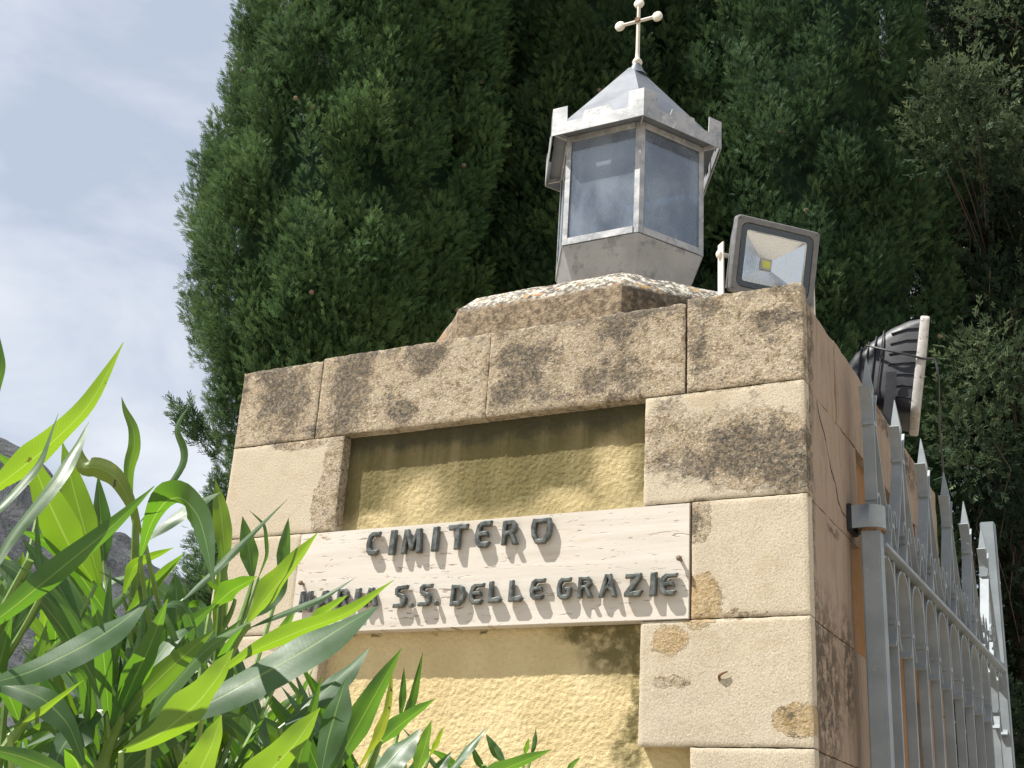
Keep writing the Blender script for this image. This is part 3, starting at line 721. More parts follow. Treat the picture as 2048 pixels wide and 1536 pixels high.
# small brackets carry the open cornice at each corner
for k in range(6):
    p, q = b6[k], c6[k]; MB().tube([(p[0], p[1], H0 + zt - .004), (q[0] * .985 + LX * .015, q[1] * .985 + LY * .015, H0 + zc0 + .014)], .01, flat=(.016, .004), up=(0, 0, 1)).build('cornice_bracket', MAT['zinc'], LAN)
MB().loft([hexr(sB + .010, zt + .001), hexr(.284, .903), hexr(.284, .908), hexr(.155, 1.07), hexr(.018, 1.245)]).build('pointed_roof', MAT['roof'], LAN)
MB().lathe((LX + .012, LY, H0 + 1.215), (0, 0, 1), [(0, .036), (.02, .024), (.04, .016), (.052, .012)], 10).build('roof_cap', MAT['roof'], LAN, smooth=True)
cx0 = LX + .014
cr_ = MB(); cr_.lathe((cx0, LY, H0 + 1.255), (0, 0, 1), [(0, .010), (.006, .014), (.014, .017), (.022, .014), (.030, .008), (.05, .0068), (.24, .0056)], 12)
cr_.tube([(cx0 - .058, LY, H0 + 1.432), (cx0 + .058, LY, H0 + 1.432)], [.0056, .0056], 10)
for dx, dz in ((-.066, 1.432), (.066, 1.432), (0, 1.503)):
    cr_.lathe((cx0 + dx, LY + .008, H0 + dz), (0, -1, 0), [(0, .012), (.003, .0172), (.011, .0172), (.014, .012)], 16)
CR = cr_.build('cross', MAT['white_iron'], LAN, smooth=True)
MB().lathe((cx0, LY - .009, H0 + 1.432), (0, -1, 0), [(-.002, .010), (.003, .009)], 8).build('rivet', MAT['rust'], LAN)
# lamp inside: holder, bulb and its wire
MB().tube([(LX - .02, LY + .05, H0 + .50), (LX - .02, LY + .05, H0 + .62)], .012, 8).build('bulb_holder', MAT['blackplastic'], LAN)
MB().lathe((LX - .02, LY + .05, H0 + .62), (0, 0, 1), [(0, .014), (.03, .022), (.055, .030), (.08, .024), (.094, .008)], 14).build('bulb', MAT['bracket'], LAN, smooth=True)
MB().tube([(LX + .07, LY - .10, H0 + .885), (LX + .085, LY - .08, H0 + .80), (LX + .10, LY - .05, H0 + .66), (LX + .10, LY - .02, H0 + .53)], .003, 6).build('lamp_wire', MAT['bracket'], LAN)

# ------------------------------------------------------------------ LED floodlight on the pier top
def frame_axes(n, roll_up=(0, 0, 1)):
    n = np.array(n, float); n /= np.linalg.norm(n); x = np.cross(np.array(roll_up, float), n); x /= np.linalg.norm(x); return x, np.cross(n, x), n   # x, up, normal


def rrect(w, h, r, c, X, U, off, n, seg=4):
    pts = []
    for sx, sy, a0 in ((1, 1, 0), (-1, 1, 90), (-1, -1, 180), (1, -1, 270)):
        for k in range(seg + 1):
            a = math.radians(a0 + 90 * k / seg); pts.append(c + X * (sx * (w / 2 - r) + r * math.cos(a)) + U * (sy * (h / 2 - r) + r * math.sin(a)) + n * off)
    return pts


def build_led_flood():
    c = np.array([1.3675, .265, H0 + .2043]); yaw, tilt = .8116, .2379
    nf = np.array([math.sin(yaw), -math.cos(yaw), 0]); n = nf * math.cos(tilt) - np.array([0, 0, math.sin(tilt)])
    X, U, n = frame_axes(n); w, h = .2273, .1902
    R = empty('led_floodlight', (c[0], c[1], H0), 'square grey floodlight with yellow chip facing out at the front corner of the pier top', 'floodlight')
    R2 = lambda w_, h_, r_, o_: rrect(w_, h_, r_, c, X, U, o_, n)
    hs = MB(); hs.loft([R2(w * .72, h * .7, .02, -.085), R2(w * .80, h * .8, .02, -.07), R2(w * .97, h * .96, .012, -.022), R2(w, h, .010, -.016), R2(w, h, .010, -.003), R2(w - .005, h - .005, .009, 0), R2(w - .030, h - .030, .018, .0), R2(w - .032, h - .032, .018, -.004), R2(w - .034, h - .034, .018, -.03)], cap=False)
    hs.f.append(list(range(20))[::-1]); hs.build('housing', MAT['alu'], R, smooth=True)
    fins = MB()
    for k in range(-4, 5): fins.box((k * .018 - .0015, -h * .33, -.105), (k * .018 + .0015, h * .33, -.080), (X, U, n), c)
    fins.build('cooling_fins', MAT['alu'], R)
    iw, ih = w - .035, h - .035
    gk = MB(); gk.loft([R2(iw + .0012, ih + .0012, .017, -.0028), R2(iw - .028, ih - .028, .006, -.0028), R2(iw - .028, ih - .028, .006, -.0050), R2(iw + .0012, ih + .0012, .017, -.0050), R2(iw + .0012, ih + .0012, .017, -.0028)], cap=False); gk.build('gasket', MAT['black'], R)
    rf = MB(); o4 = lambda a, b, off: [c + X * sx * a / 2 + U * sy * b / 2 + n * off for sx, sy in ((-1, -1), (1, -1), (1, 1), (-1, 1))]
    ow, oh = iw - .026, ih - .026
    rf.loft([o4(ow, oh, -.0052), o4(ow - .004, oh - .004, -.012), o4(ow - .022, oh - .020, -.018), o4(.030, .026, -.048)], cap=False)
    rf.f = [q[::-1] for q in rf.f]
    rf.build('reflector', MAT['reflector'], R, fix=False)
    MB().box((-.015, -.013, -.049), (.015, .013, -.046), (X, U, n), c).build('chip_carrier', MAT['whitetrim'], R)
    MB().box((-.0105, -.009, -.0462), (.0105, .009, -.0448), (X, U, n), c).build('led_chip', MAT['led'], R)
    MB().loft([R2(iw, ih, .016, -.0012), R2(iw, ih, .016, -.0024)]).build('cover_glass', MAT['clear'], R)
    for sx in (-1, 1):
        for sy in (-1, 1):
            q = c + X * sx * (w / 2 - .0085) + U * sy * (h / 2 - .0085)
            MB().lathe(q - n * .001, n, [(0, .0042), (.0016, .0042), (.0022, .0032), (.0010, .0018)], 10).build('screw', MAT['alu'], R, smooth=True)
    # U bracket with two arms, pivot bolts and foot plate
    br = MB(); low = c - n * .045; zf = H0 + .004
    for sg in (-1, 1):
        q = low + X * sg * (w / 2 + .010); foot = np.array([q[0], q[1], zf]) - nf * .0
        br.tube([q + np.array([0, 0, .03]), q, q + (foot - q) * .5, foot], .01, flat=(.026, .004), up=np.cross(X, np.array([0, 0, 1.0])))
    q0 = low - X * (w / 2 + .010); q1 = low + X * (w / 2 + .010)
    br.tube([(q0[0], q0[1], zf), (q1[0], q1[1], zf)], .01, flat=(.026, .004), up=np.cross(X, np.array([0, 0, 1.0])))
    br.build('bracket', MAT['bracket'], R, bevel=.0008)
    for sg in (-1, 1):
        q = low + X * sg * (w / 2 + .004); MB().lathe(q - X * sg * .012, X * sg, [(0, .006), (.018, .006), (.0182, .010), (.026, .010), (.029, .006)], 8).build('pivot_bolt', MAT['bracket'], R, smooth=True)


build_led_flood()


# ------------------------------------------------------------------ old black floodlight on the side of the pier top, seen from behind
def build_old_flood():
    n = np.array([.985, .21, -.15]); X, U, n = frame_axes(n); c = np.array([1.520, 1.25, H0 + .262]); w, h = .22, .31
    R = empty('old_floodlight', (c[0], c[1], H0), 'weathered black ribbed floodlight seen from behind on the pier edge above the gate', 'floodlight')
    R2 = lambda w_, h_, r_, o_, dz=0.0: rrect(w_, h_, r_, c + U * dz, X, U, o_, n, 5)
    b = MB(); b.loft([R2(w * .36, h * .34, .03, -.205, -.030), R2(w * .50, h * .48, .04, -.190, -.026), R2(w * .66, h * .66, .05, -.150, -.018), R2(w * .84, h * .86, .05, -.095, -.008), R2(w * .94, h * .96, .04, -.045, -.001), R2(w * .97, h * .97, .025, -.014)])
    b.build('housing', MAT['blackplastic'], R, smooth=True)
    rb = MB()
    for t in np.linspace(-.36, .36, 7):                         # ribs run from the rim backwards over the flank
        for sg in (-1, 1):
            pts = [c + X * sg * (w * f) + U * (h * t * g + dz) + n * o for f, g, dz, o in ((.488, 1, 0, -.016), (.474, .98, -.001, -.045), (.425, .89, -.008, -.092))]
            rb.tube(pts,   .0026, 6)
    for k, o in enumerate((-.115, -.135, -.155, -.175)):
        q = .99 - k * .10; rb.tube(rrect(w * .83 * q, h * .83 * q, .05, c + U * (-.010 - .003 * k), X, U, o, n, 5) + [rrect(w * .83 * q, h * .83 * q, .05, c + U * (-.010 - .003 * k), X, U, o, n, 5)[0]], .0024, 5)
    rb.build('ribs', MAT['blackplastic'], R, smooth=True)
    f = MB(); f.loft([R2(w, h, .022, -.014), R2(w + .006, h + .006, .024, -.010), R2(w + .006, h + .006, .024, .008), R2(w, h, .022, .012), R2(w - .036, h - .036, .016, .012), R2(w - .038, h - .038, .016, .002), R2(w - .036, h - .036, .016, -.013), R2(w, h, .022, -.014)], cap=False)
    f.build('front_frame', MAT['whitetrim'], R, smooth=True)
    MB().loft([R2(w - .036, h - .036, .016, .001), R2(w - .036, h - .036, .016, .005)]).build('cover_glass', MAT['clear'], R)
    rf = MB(); rf.loft([R2(w - .04, h - .04, .016, -.002), R2(w * .4, h * .4, .03, -.09)], cap=False); rf.f = [q[::-1] for q in rf.f]; rf.f.append(list(range(24, 48))); rf.build('reflector', MAT['reflector'], R, fix=False)
    br = MB(); s = np.cross(X, np.array([0, 0, 1.0]))
    for sg in (-1, 1):
        q = c + X * sg * (w / 2 + .006) - n * .075 - U * .07; foot = np.array([q[0] - .03, q[1], H0 - .006])
        br.tube([q + np.array([0, 0, .03]), q, q * .4 + foot * .6, foot], .01, flat=(.030, .004), up=s)
    q0, q1 = c - X * (w / 2 + .006) - n * .075, c + X * (w / 2 + .006) - n * .075
    br.tube([(q0[0] - .03, q0[1], H0 - .006), (q1[0] - .03, q1[1], H0 - .006)], .01, flat=(.03, .004), up=s)
    br.build('bracket', MAT['blackplastic'], R)
    gl = c - X * (w / 2 - .012) - n * .10
    # the cable
    p = c - X * (w / 2 + .006) - U * .0; q = p + n * .01
    pts = [c - X * (w * .40) - n * .16 + U * .05, c - X * (w / 2 + .008) - n * .09 + U * .025, p - n * .03 + U * .018, q + U * .010, q + n * .03 + U * .014, q + n * .045 - U * .05]
    for px, py, y in ((1878, 850, 1.36), (1886, 930, 1.45), (1887, 1010, 1.55), (1884, 1120, 1.575), (1888, 1300, 1.58), (1890, 1500, 1.58)):
        a = on_y(px, py, y); pts.append((a[0], y, a[1]))
    pts.append((pts[-1][0], 1.58, .4))
    # smooth the run
    P = np.array(pts, float); t = np.linspace(0, len(P) - 1, 70); S = np.stack([np.interp(t, range(len(P)), P[:, k]) for k in range(3)], 1)
    for _ in range(3): S[1:-1] = (S[:-2] + S[1:-1] * 2 + S[2:]) / 4
    o = MB().tube(S, .0032, 7).build('electric_cable', MAT['cable'], None, smooth=True)
    tag(o, 'thin dark electric cable hanging from the black floodlight down the far edge of the pier', 'cable')


build_old_flood()


# ------------------------------------------------------------------ iron gate leaf
def build_gate():
    GX = lambda y: 1.543 + .021 * (y - .375)
    GZ = lambda y: H0 - .474 - .007 * (y - .375)              # top rail
    tilt = lambda z, y: 0.0
    R = empty('iron_gate', (1.543, .375, 0), 'light grey iron gate leaf with pointed bars and scrolled collars beside the pier', 'gate')
    zB = .10

    def sq(y, z0, z1, s, mb=None, lean=0.0):
        mb = mb or MB(); x = GX(y); return mb.box((x - s / 2, y - s / 2, z0), (x + s / 2, y + s / 2, z1))
    y0, y1 = .375, 2.06
    sq(y0, .04, H0 - .400, .042).build('hinge_stile', MAT['gate'], R, bevel=.003)
    e = sq(y1, .04, H0 + .020, .046); sq(y1 + .048, .04, H0 + .008, .030, e); e.build('end_stile', MAT['gate'], R, bevel=.003)
    x0, x1 = GX(y0) + .020, GX(y1) + .020
    MB().tube([(GX(y0 + .018) + .010, y0 + .018, GZ(y0)), (GX(y1 - .02) + .010, y1 - .02, GZ(y1))], .01, flat=(.010, .034), up=(0, 0, 1)).build('top_rail', MAT['gate'], R, bevel=.0012)
    MB().tube([(GX(y0 + .018), y0 + .018, .22), (GX(y1 - .02), y1 - .02, .22)], .01, flat=(.05, .02), up=(0, 0, 1)).build('bottom_rail', MAT['gate'], R, bevel=.0012)
    N = 11; dy = (y1 - y0) / N
    fl = (.027, .0058)                                       # flat strips: 21 mm across the gate, 4.5 mm thick
    ax = (1, 0, 0)

    def strip(mb, pts): return mb.tube(pts, .01, flat=fl, up=ax)
    for k in range(0, N + 1):
        y = y0 + dy * k; x = GX(y); zr = GZ(y); tall = (k % 2 == 0); first = k == 0; last = k == N
        if not (first or last):
            bar = MB().box((x - .0115, y - .0075, .10), (x + .0115, y + .0075, zr - .006)).build('bar', MAT['gate'], R, bevel=.0015)
        else: bar = R
        par = bar
        # arches below the rail towards the next bar, bound by a collar, with flared feet
        sc = MB()
        for sg in (-1, 1):
            if (first and sg < 0) or (last and sg > 0): continue
            h = dy / 2; pts = []
            yb = y + sg * .012
            pts += [(x, y + sg * .034, zr - .205), (x, y + sg * .022, zr - .192), (x, yb, zr - .165), (x, yb, zr - .130)]
            for a in np.linspace(0, 90, 7):
                aa = math.radians(a); pts.append((x, yb + sg * (h - .012) * (1 - math.cos(aa)), zr - .095 + .080 * math.sin(aa)))
            strip(sc, pts)
        if sc.v: sc.build('arch_scroll', MAT['gate'], par)
        if not (first or last):
            MB().box((x - .0145, y - .0185, zr - .158), (x + .0145, y + .0185, zr - .140)).build('collar', MAT['gate'], par, bevel=.004)
        # fleurs above the rail
        fz = MB()
        for sg in (-1, 1):
            if (first and sg < 0) or (last and sg > 0): continue
            yb = y + sg * .012
            pts = [(x, y + sg * .045, zr + .008), (x, y + sg * .028, zr + .035), (x, yb, zr + .070), (x, yb, zr + .092)]
            for a in np.linspace(20, 200, 8):
                aa = math.radians(a); pts.append((x, yb + sg * (.016 - .016 * math.cos(aa)), zr + .094 + .026 * math.sin(aa)))
            strip(fz, pts)
        if fz.v and not last: fz.build('scroll_fleur', MAT['gate'], par)
        if not (first or last): MB().box((x - .0145, y - .0185, zr + .068), (x + .0145, y + .0185, zr + .086)).build('collar', MAT['gate'], par, bevel=.004)
        if tall and not last:
            yy = y + (.022 if first else 0); zt = zr + .452; zc = zr + .285
            sp = MB(); sp.box((x - .0105, yy - .0075, zr + .004), (x + .0105, yy + .0075, zr + .350))
            sp.loft([[(x - .0105, yy - .0075, zr + .350), (x + .0105, yy - .0075, zr + .350), (x + .0105, yy + .0075, zr + .350), (x - .0105, yy + .0075, zr + .350)],
                     [(x - .013, yy - .007, zr + .372), (x + .013, yy - .007, zr + .372), (x + .013, yy + .007, zr + .372), (x - .013, yy + .007, zr + .372)],
                     [(x - .007, yy - .004, zr + .413), (x + .007, yy - .004, zr + .413), (x + .007, yy + .004, zr + .413), (x - .007, yy + .004, zr + .413)],
                     [(x - .001, yy - .001, zt), (x + .001, yy - .001, zt), (x + .001, yy + .001, zt), (x - .001, yy + .001, zt)]])
            sp.build('spear', MAT['gate'], par, bevel=.0008)
            MB().box((x - .0145, yy - .0195, zc - .009), (x + .0145, yy + .0195, zc + .009)).build('collar', MAT['gate'], par, bevel=.004)
            lg = MB()
            for sg in (-1, 1):
                if first and sg < 0: 
                    strip(lg, [(x, yy - .012, zr + .10), (x, yy - .0115, zc - .02), (x, yy - .0115, zc + .03), (x, yy - .019, zc + .058), (x, yy - .036, zc + .084)]); continue
                pts = [(x, yy + sg * (dy - .018), zr + .012), (x, yy + sg * dy * .52, zr + .125), (x, yy + sg * .020, zc - .030), (x, yy + sg * .0115, zc - .008), (x, yy + sg * .0115, zc + .030), (x, yy + sg * .019, zc + .058), (x, yy + sg * .036, zc + .084)]
                strip(lg, pts)
            lg.build('splayed_strut', MAT['gate'], par)
    # hinge collar strapped round the stile and fixed to the pier
    x = GX(y0); c = np.array([x, y0, H0 - .420])
    hc = empty('hinge_collar', (1.5, y0, H0 - .44), 'wide grey hinge band with rusty edge, holding the gate post to the pier', 'hinge')
    b = MB(); rings = []
    for zz, r in ((-.026, .031), (.026, .031)):
        rings.append([(x + r * math.cos(a), y0 + r * math.sin(a), c[2] + zz) for a in np.linspace(-math.pi * .5, math.pi * .5, 14)] + [(1.506, y0 + .031, c[2] + zz), (1.506, y0 + .026, c[2] + zz)] + [(x + (r - .005) * math.cos(a), y0 + (r - .005) * math.sin(a), c[2] + zz) for a in np.linspace(math.pi * .5, -math.pi * .5, 14)] + [(1.506, y0 - .026, c[2] + zz), (1.506, y0 - .031, c[2] + zz)])
    b.loft(rings, cap=False); n = len(rings[0])
    for top, base in ((0, 0), (1, n)):
        for i in range(15):
            b.f.append([base + i, base + i + 1, base + n - 2 - i - 1 + 0, base + n - 2 - i] if False else [base + i, base + i + 1, base + 30 - i - 1, base + 30 - i] if i < 15 else [])
    b.build('band', MAT['gate'], hc, smooth=True)
    MB().lathe((x, y0, c[2] - .031), (0, 0, 1), [(0, .0300), (.0045, .0305)], 18).build('rust_ring', MAT['rust'], hc)
    MB().box((1.4955, y0 - .034, c[2] - .031), (1.5065, y0 + .034, c[2] + .031)).build('wall_plate', MAT['blackplastic'], hc, bevel=.002)


build_gate()


# ------------------------------------------------------------------ trees
def frond_template(kites=7, seed=0, width=.08):
    """flat scale-leaf spray along +y in units of its length: (v, f, tipness)"""
    r = np.random.default_rng(seed); V, F, T = [], [], []
    specs = [(0, 0, 1.0, 0)]
    for k in range((kites - 1) // 2):
        t = .16 + .60 * k / max(1, (kites - 1) // 2 - .5); ln = .52 * (1 - .45 * t)
        specs += [(t, math.radians(27 + r.uniform(-7, 7)), ln, r.uniform(-.2, .2)), (t + .06, -math.radians(27 + r.uniform(-7, 7)), ln, r.uniform(-.2, .2))]
    for t, a, ln, zz in specs:
        d = np.array([math.sin(a), math.cos(a), zz]); d /= np.linalg.norm(d); p = np.array([0, t, 0]); q = p + d * ln
        s = np.array([d[1], -d[0], 0]) * width * (.7 if t == 0 else 1.0); m_ = p + d * ln * .55 + np.array([0, 0, .03]); n = len(V)
        V += [p, m_ + s * .5, q, m_ - s * .5]; F.append((n, n + 1, n + 2, n + 3)); T += [t * .5, .5 * (t + t + ln) * .9, t + ln, .5 * (t + t + ln) * .9]
    return np.array(V), np.array(F), np.array(T)


def scatter_fronds(P, D, L, tint, tmpl, r):
    """instances of tmpl at P pointing along D with length L"""
    V, F, T = tmpl; n = len(P)
    D = D / np.linalg.norm(D, axis=1)[:, None]; rv = r.normal(size=(n, 3)); S = np.cross(D, rv); S /= np.linalg.norm(S, axis=1)[:, None]; Nn = np.cross(S, D)
    W = (P[:, None, :] + L[:, None, None] * (V[None, :, 0:1] * S[:, None, :] + V[None, :, 1:2] * D[:, None, :] + V[None, :, 2:3] * Nn[:, None, :]))
    Fc = (F[None] + (np.arange(n) * len(V))[:, None, None]).reshape(-1, 4)
    tt = np.clip(tint[:, None] + (T[None] - .5) * .30, 0, 1)
    return W.reshape(-1, 3), Fc, tt.ravel()


def cypress(base, prof, seed, plumes, per, mat, label, group, fl=(.085, .145), lobes=.10, gaps=0.0, kites=7, cones=0, view_half=True, zmin=2.2, pl=(.28, .52), extra=None, core=True, fwidth=.10, clump=.27):
    r = np.random.default_rng(seed); bx, by = base
    R = empty('cypress_tree', (bx, by, 0), label, 'tree', group)
    zs, rs = [p[0] for p in prof], [p[1] for p in prof]
    zt = zs[-1]
    tr = MB(); tr.tube([(bx + .05 * math.sin(z * 1.3), by + .04 * math.cos(z), z) for z in np.linspace(0, zt * .93, 12)], list(np.linspace(.17, .02, 12)), 9)
    for k in range(26):
        z = r.uniform(1.6, zt * .8); a = r.uniform(0, 2 * math.pi); rr = np.interp(z + .7, zs, rs) * .8
        tr.tube([(bx, by, z), (bx + rr * .45 * math.cos(a), by + rr * .45 * math.sin(a), z + .30), (bx + rr * .8 * math.cos(a), by + rr * .8 * math.sin(a), z + .85)], [.035, .022, .008], 5)
    tr.build('trunk', MAT['bark'], R, smooth=True)
    # plume axes over the crown surface
    z = r.uniform(zmin, zt, plumes * 3); keep = r.uniform(0, 1, len(z)) < np.interp(z, zs, rs) / max(rs); z = z[keep]
    th = r.uniform(0, 2 * math.pi, len(z))
    if view_half:
        va = math.atan2(CAM[1] - by, CAM[0] - bx); dth = np.abs((th - va + math.pi) % (2 * math.pi) - math.pi); k2 = (dth < math.radians(118)) | (r.uniform(0, 1, len(z)) < .35); z, th = z[k2], th[k2]
    z, th = z[:plumes], th[:plumes]; n = len(z)
    pd = np.stack([np.cos(th) * 1.3, np.sin(th) * 1.3, z * .42], 1); lob = fbm(pd, 1.5, 3, seed % 13)
    if gaps: g = lob > -gaps; z, th, lob, pd = z[g], th[g], lob[g], pd[g]; n = len(z)
    # clumps: plumes gather on bulges about half a metre apart with dark clefts between
    nc = int(26 * zt * max(rs)); cz = r.uniform(zmin - .3, zt + .3, nc); ct = r.uniform(0, 2 * math.pi, nc); rm = np.interp(z, zs, rs)
    dzz = (z[:, None] - cz[None]) * .62; dtt = ((th[:, None] - ct[None] + math.pi) % (2 * math.pi) - math.pi) * rm[:, None]; dmin = np.sqrt(dzz ** 2 + dtt ** 2).min(1)
    kk = (dmin < .24) | (r.uniform(0, 1, n) < .30); z, th, lob, dmin = z[kk], th[kk], lob[kk], dmin[kk]; n = len(z)
    bulge = clump * (1 - np.clip(dmin / .30, 0, 1) ** 2)
    rad = np.interp(z, zs, rs) * (1 + lobes * lob) * r.uniform(.86, 1.0, n) + bulge - clump * .75
    out = np.stack([np.cos(th), np.sin(th), np.zeros(n)], 1)
    ax = out * r.uniform(.15, .85, n)[:, None] + np.array([0, 0, 1.0]) + r.normal(size=(n, 3)) * .14; ax /= np.linalg.norm(ax, axis=1)[:, None]
    Lp = r.uniform(*pl, n); Wp = Lp * r.uniform(.28, .42, n)
    z = z + .18; tip = np.stack([bx + rad * np.cos(th), by + rad * np.sin(th), z], 1); p0 = tip - ax * Lp[:, None] * .72
    t = r.uniform(.02, 1.0, (n, per)) ** .85; ph = r.uniform(0, 2 * math.pi, (n, per)); rr = np.sqrt(r.uniform(.10, 1, (n, per)))
    s = np.cross(ax, r.normal(size=(n, 3))); s /= np.linalg.norm(s, axis=1)[:, None]; b = np.cross(ax, s)
    radial = np.cos(ph)[..., None] * s[:, None] + np.sin(ph)[..., None] * b[:, None]
    wprof = np.sin(np.pi * (.12 + .86 * t)) ** .7 * Wp[:, None]
    P = p0[:, None] + ax[:, None] * (t * Lp[:, None])[..., None] + radial * (wprof * rr * .75)[..., None]
    D = ax[:, None] * .65 + radial * (1.0 * (1 - .5 * t))[..., None] + np.array([0, 0, .18]) + r.normal(size=(n, per, 3)) * .22
    Lf = r.uniform(fl[0], fl[1], (n, per)) * (1.1 - .25 * t)
    pt = r.uniform(.12, .72, n); pt = np.where(r.uniform(0, 1, n) < .16, pt + .28, pt)
    tint = pt[:, None] * .80 + .20 * rr + r.normal(size=(n, per)) * .07 - .06
    P, D, Lf, tint = P.reshape(-1, 3), D.reshape(-1, 3), Lf.ravel(), np.clip(tint.ravel(), 0, 1)
    if extra is not None: 
        eP, eD, eL, eT = extra(r); P = np.concatenate([P, eP]); D = np.concatenate([D, eD]); Lf = np.concatenate([Lf, eL]); tint = np.concatenate([tint, eT])
    V, F, T = scatter_fronds(P, D, Lf, tint, frond_template(kites, seed, fwidth), r)
    if core:                                                  # added shell in the darkest green, closes the dense interior against the sky
        nz_, na = 60, 40; zz = np.linspace(zmin - .3, zt - .6, nz_); aa = np.linspace(0, 2 * math.pi, na, endpoint=False); Zc, Ac = np.meshgrid(zz, aa, indexing='ij')
        cd = np.stack([np.cos(Ac).ravel() * 1.3, np.sin(Ac).ravel() * 1.3, Zc.ravel() * .42], 1)
        rc = (np.interp(Zc, zs, rs).ravel() * (.66 + lobes * fbm(cd, 1.5, 3, seed % 13)) + fbm(cd, 7, 3, 4) * .07)
        cv = np.stack([bx + rc * np.cos(Ac).ravel(), by + rc * np.sin(Ac).ravel(), Zc.ravel()], 1); i, j = np.meshgrid(np.arange(nz_ - 1), np.arange(na), indexing='ij'); i, j = i.ravel(), j.ravel()
        cf = np.stack([i * na + j, i * na + (j + 1) % na, (i + 1) * na + (j + 1) % na, (i + 1) * na + j], 1)
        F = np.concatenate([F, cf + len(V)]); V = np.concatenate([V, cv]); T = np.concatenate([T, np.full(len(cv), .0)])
    mesh_np('crown', V - np.array([bx, by, 0]), F, mat, R, attrs={'tint': T})
    va = math.atan2(CAM[1] - by, CAM[0] - bx)
    for k in range(cones):
        zc = r.uniform(3.6, min(zt - 1, 9)); a = va + r.uniform(-1.3, 1.3); rc = np.interp(zc, zs, rs) * 1.0
        c = np.array([bx + rc * math.cos(a), by + rc * math.sin(a), zc])
        mb = MB(); mb.lathe(c, (r.uniform(-.4, .4), r.uniform(-.4, .4), 1), [(-.021, .006), (-.015, .016), (-.003, .021), (.009, .018), (.018, .008)], 7); mb.build('cone', MAT['cone'], R)
    return R


def side_branch(base_px, tip_px, depth, nclumps, spread):
    """a low branch reaching out of the crown: fronds along a line given at a real depth"""
    a, b = pz(*base_px, depth), pz(*tip_px, depth)
    def f(r):
        n = nclumps * 60; t = r.uniform(0, 1, n) ** .8; d = b - a; P = a + d * t[:, None] + r.normal(size=(n, 3)) * spread
        D = d / np.linalg.norm(d) + np.array([0, 0, .35]) + r.normal(size=(n, 3)) * .55
        return P, D, r.uniform(.07, .13, n), np.clip(r.uniform(.1, .6, n), 0, 1)
    return f


G = 'cypress trees behind the pier'
FS = dict(fl=(.055, .10), kites=7, fwidth=.08)
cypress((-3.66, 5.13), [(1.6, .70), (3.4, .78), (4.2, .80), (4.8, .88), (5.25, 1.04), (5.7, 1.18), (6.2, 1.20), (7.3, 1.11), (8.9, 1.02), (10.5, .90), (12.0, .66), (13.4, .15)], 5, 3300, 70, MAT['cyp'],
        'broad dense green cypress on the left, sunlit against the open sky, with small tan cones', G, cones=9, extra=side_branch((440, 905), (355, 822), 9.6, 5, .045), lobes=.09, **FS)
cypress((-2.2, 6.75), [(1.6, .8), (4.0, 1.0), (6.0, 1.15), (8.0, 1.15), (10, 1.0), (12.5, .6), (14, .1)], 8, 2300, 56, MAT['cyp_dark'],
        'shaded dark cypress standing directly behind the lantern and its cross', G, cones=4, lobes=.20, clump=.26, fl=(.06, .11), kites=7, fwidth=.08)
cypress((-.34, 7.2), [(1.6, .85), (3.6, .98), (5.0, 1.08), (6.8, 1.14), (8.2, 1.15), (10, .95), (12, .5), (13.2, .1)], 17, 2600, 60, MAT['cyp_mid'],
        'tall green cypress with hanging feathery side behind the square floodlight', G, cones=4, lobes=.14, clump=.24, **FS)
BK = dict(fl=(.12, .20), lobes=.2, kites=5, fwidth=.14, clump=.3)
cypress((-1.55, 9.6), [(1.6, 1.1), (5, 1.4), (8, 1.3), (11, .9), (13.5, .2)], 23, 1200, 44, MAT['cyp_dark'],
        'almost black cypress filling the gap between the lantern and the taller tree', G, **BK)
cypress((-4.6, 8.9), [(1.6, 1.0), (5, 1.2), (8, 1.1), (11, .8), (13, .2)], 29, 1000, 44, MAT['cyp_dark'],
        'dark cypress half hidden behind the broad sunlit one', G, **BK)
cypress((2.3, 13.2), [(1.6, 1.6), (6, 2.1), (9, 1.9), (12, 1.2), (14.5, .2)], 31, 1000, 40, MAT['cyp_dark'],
        'wide dark cypress far behind the gate, closing the view between the conifers', G, gaps=.65, core=False, **BK)


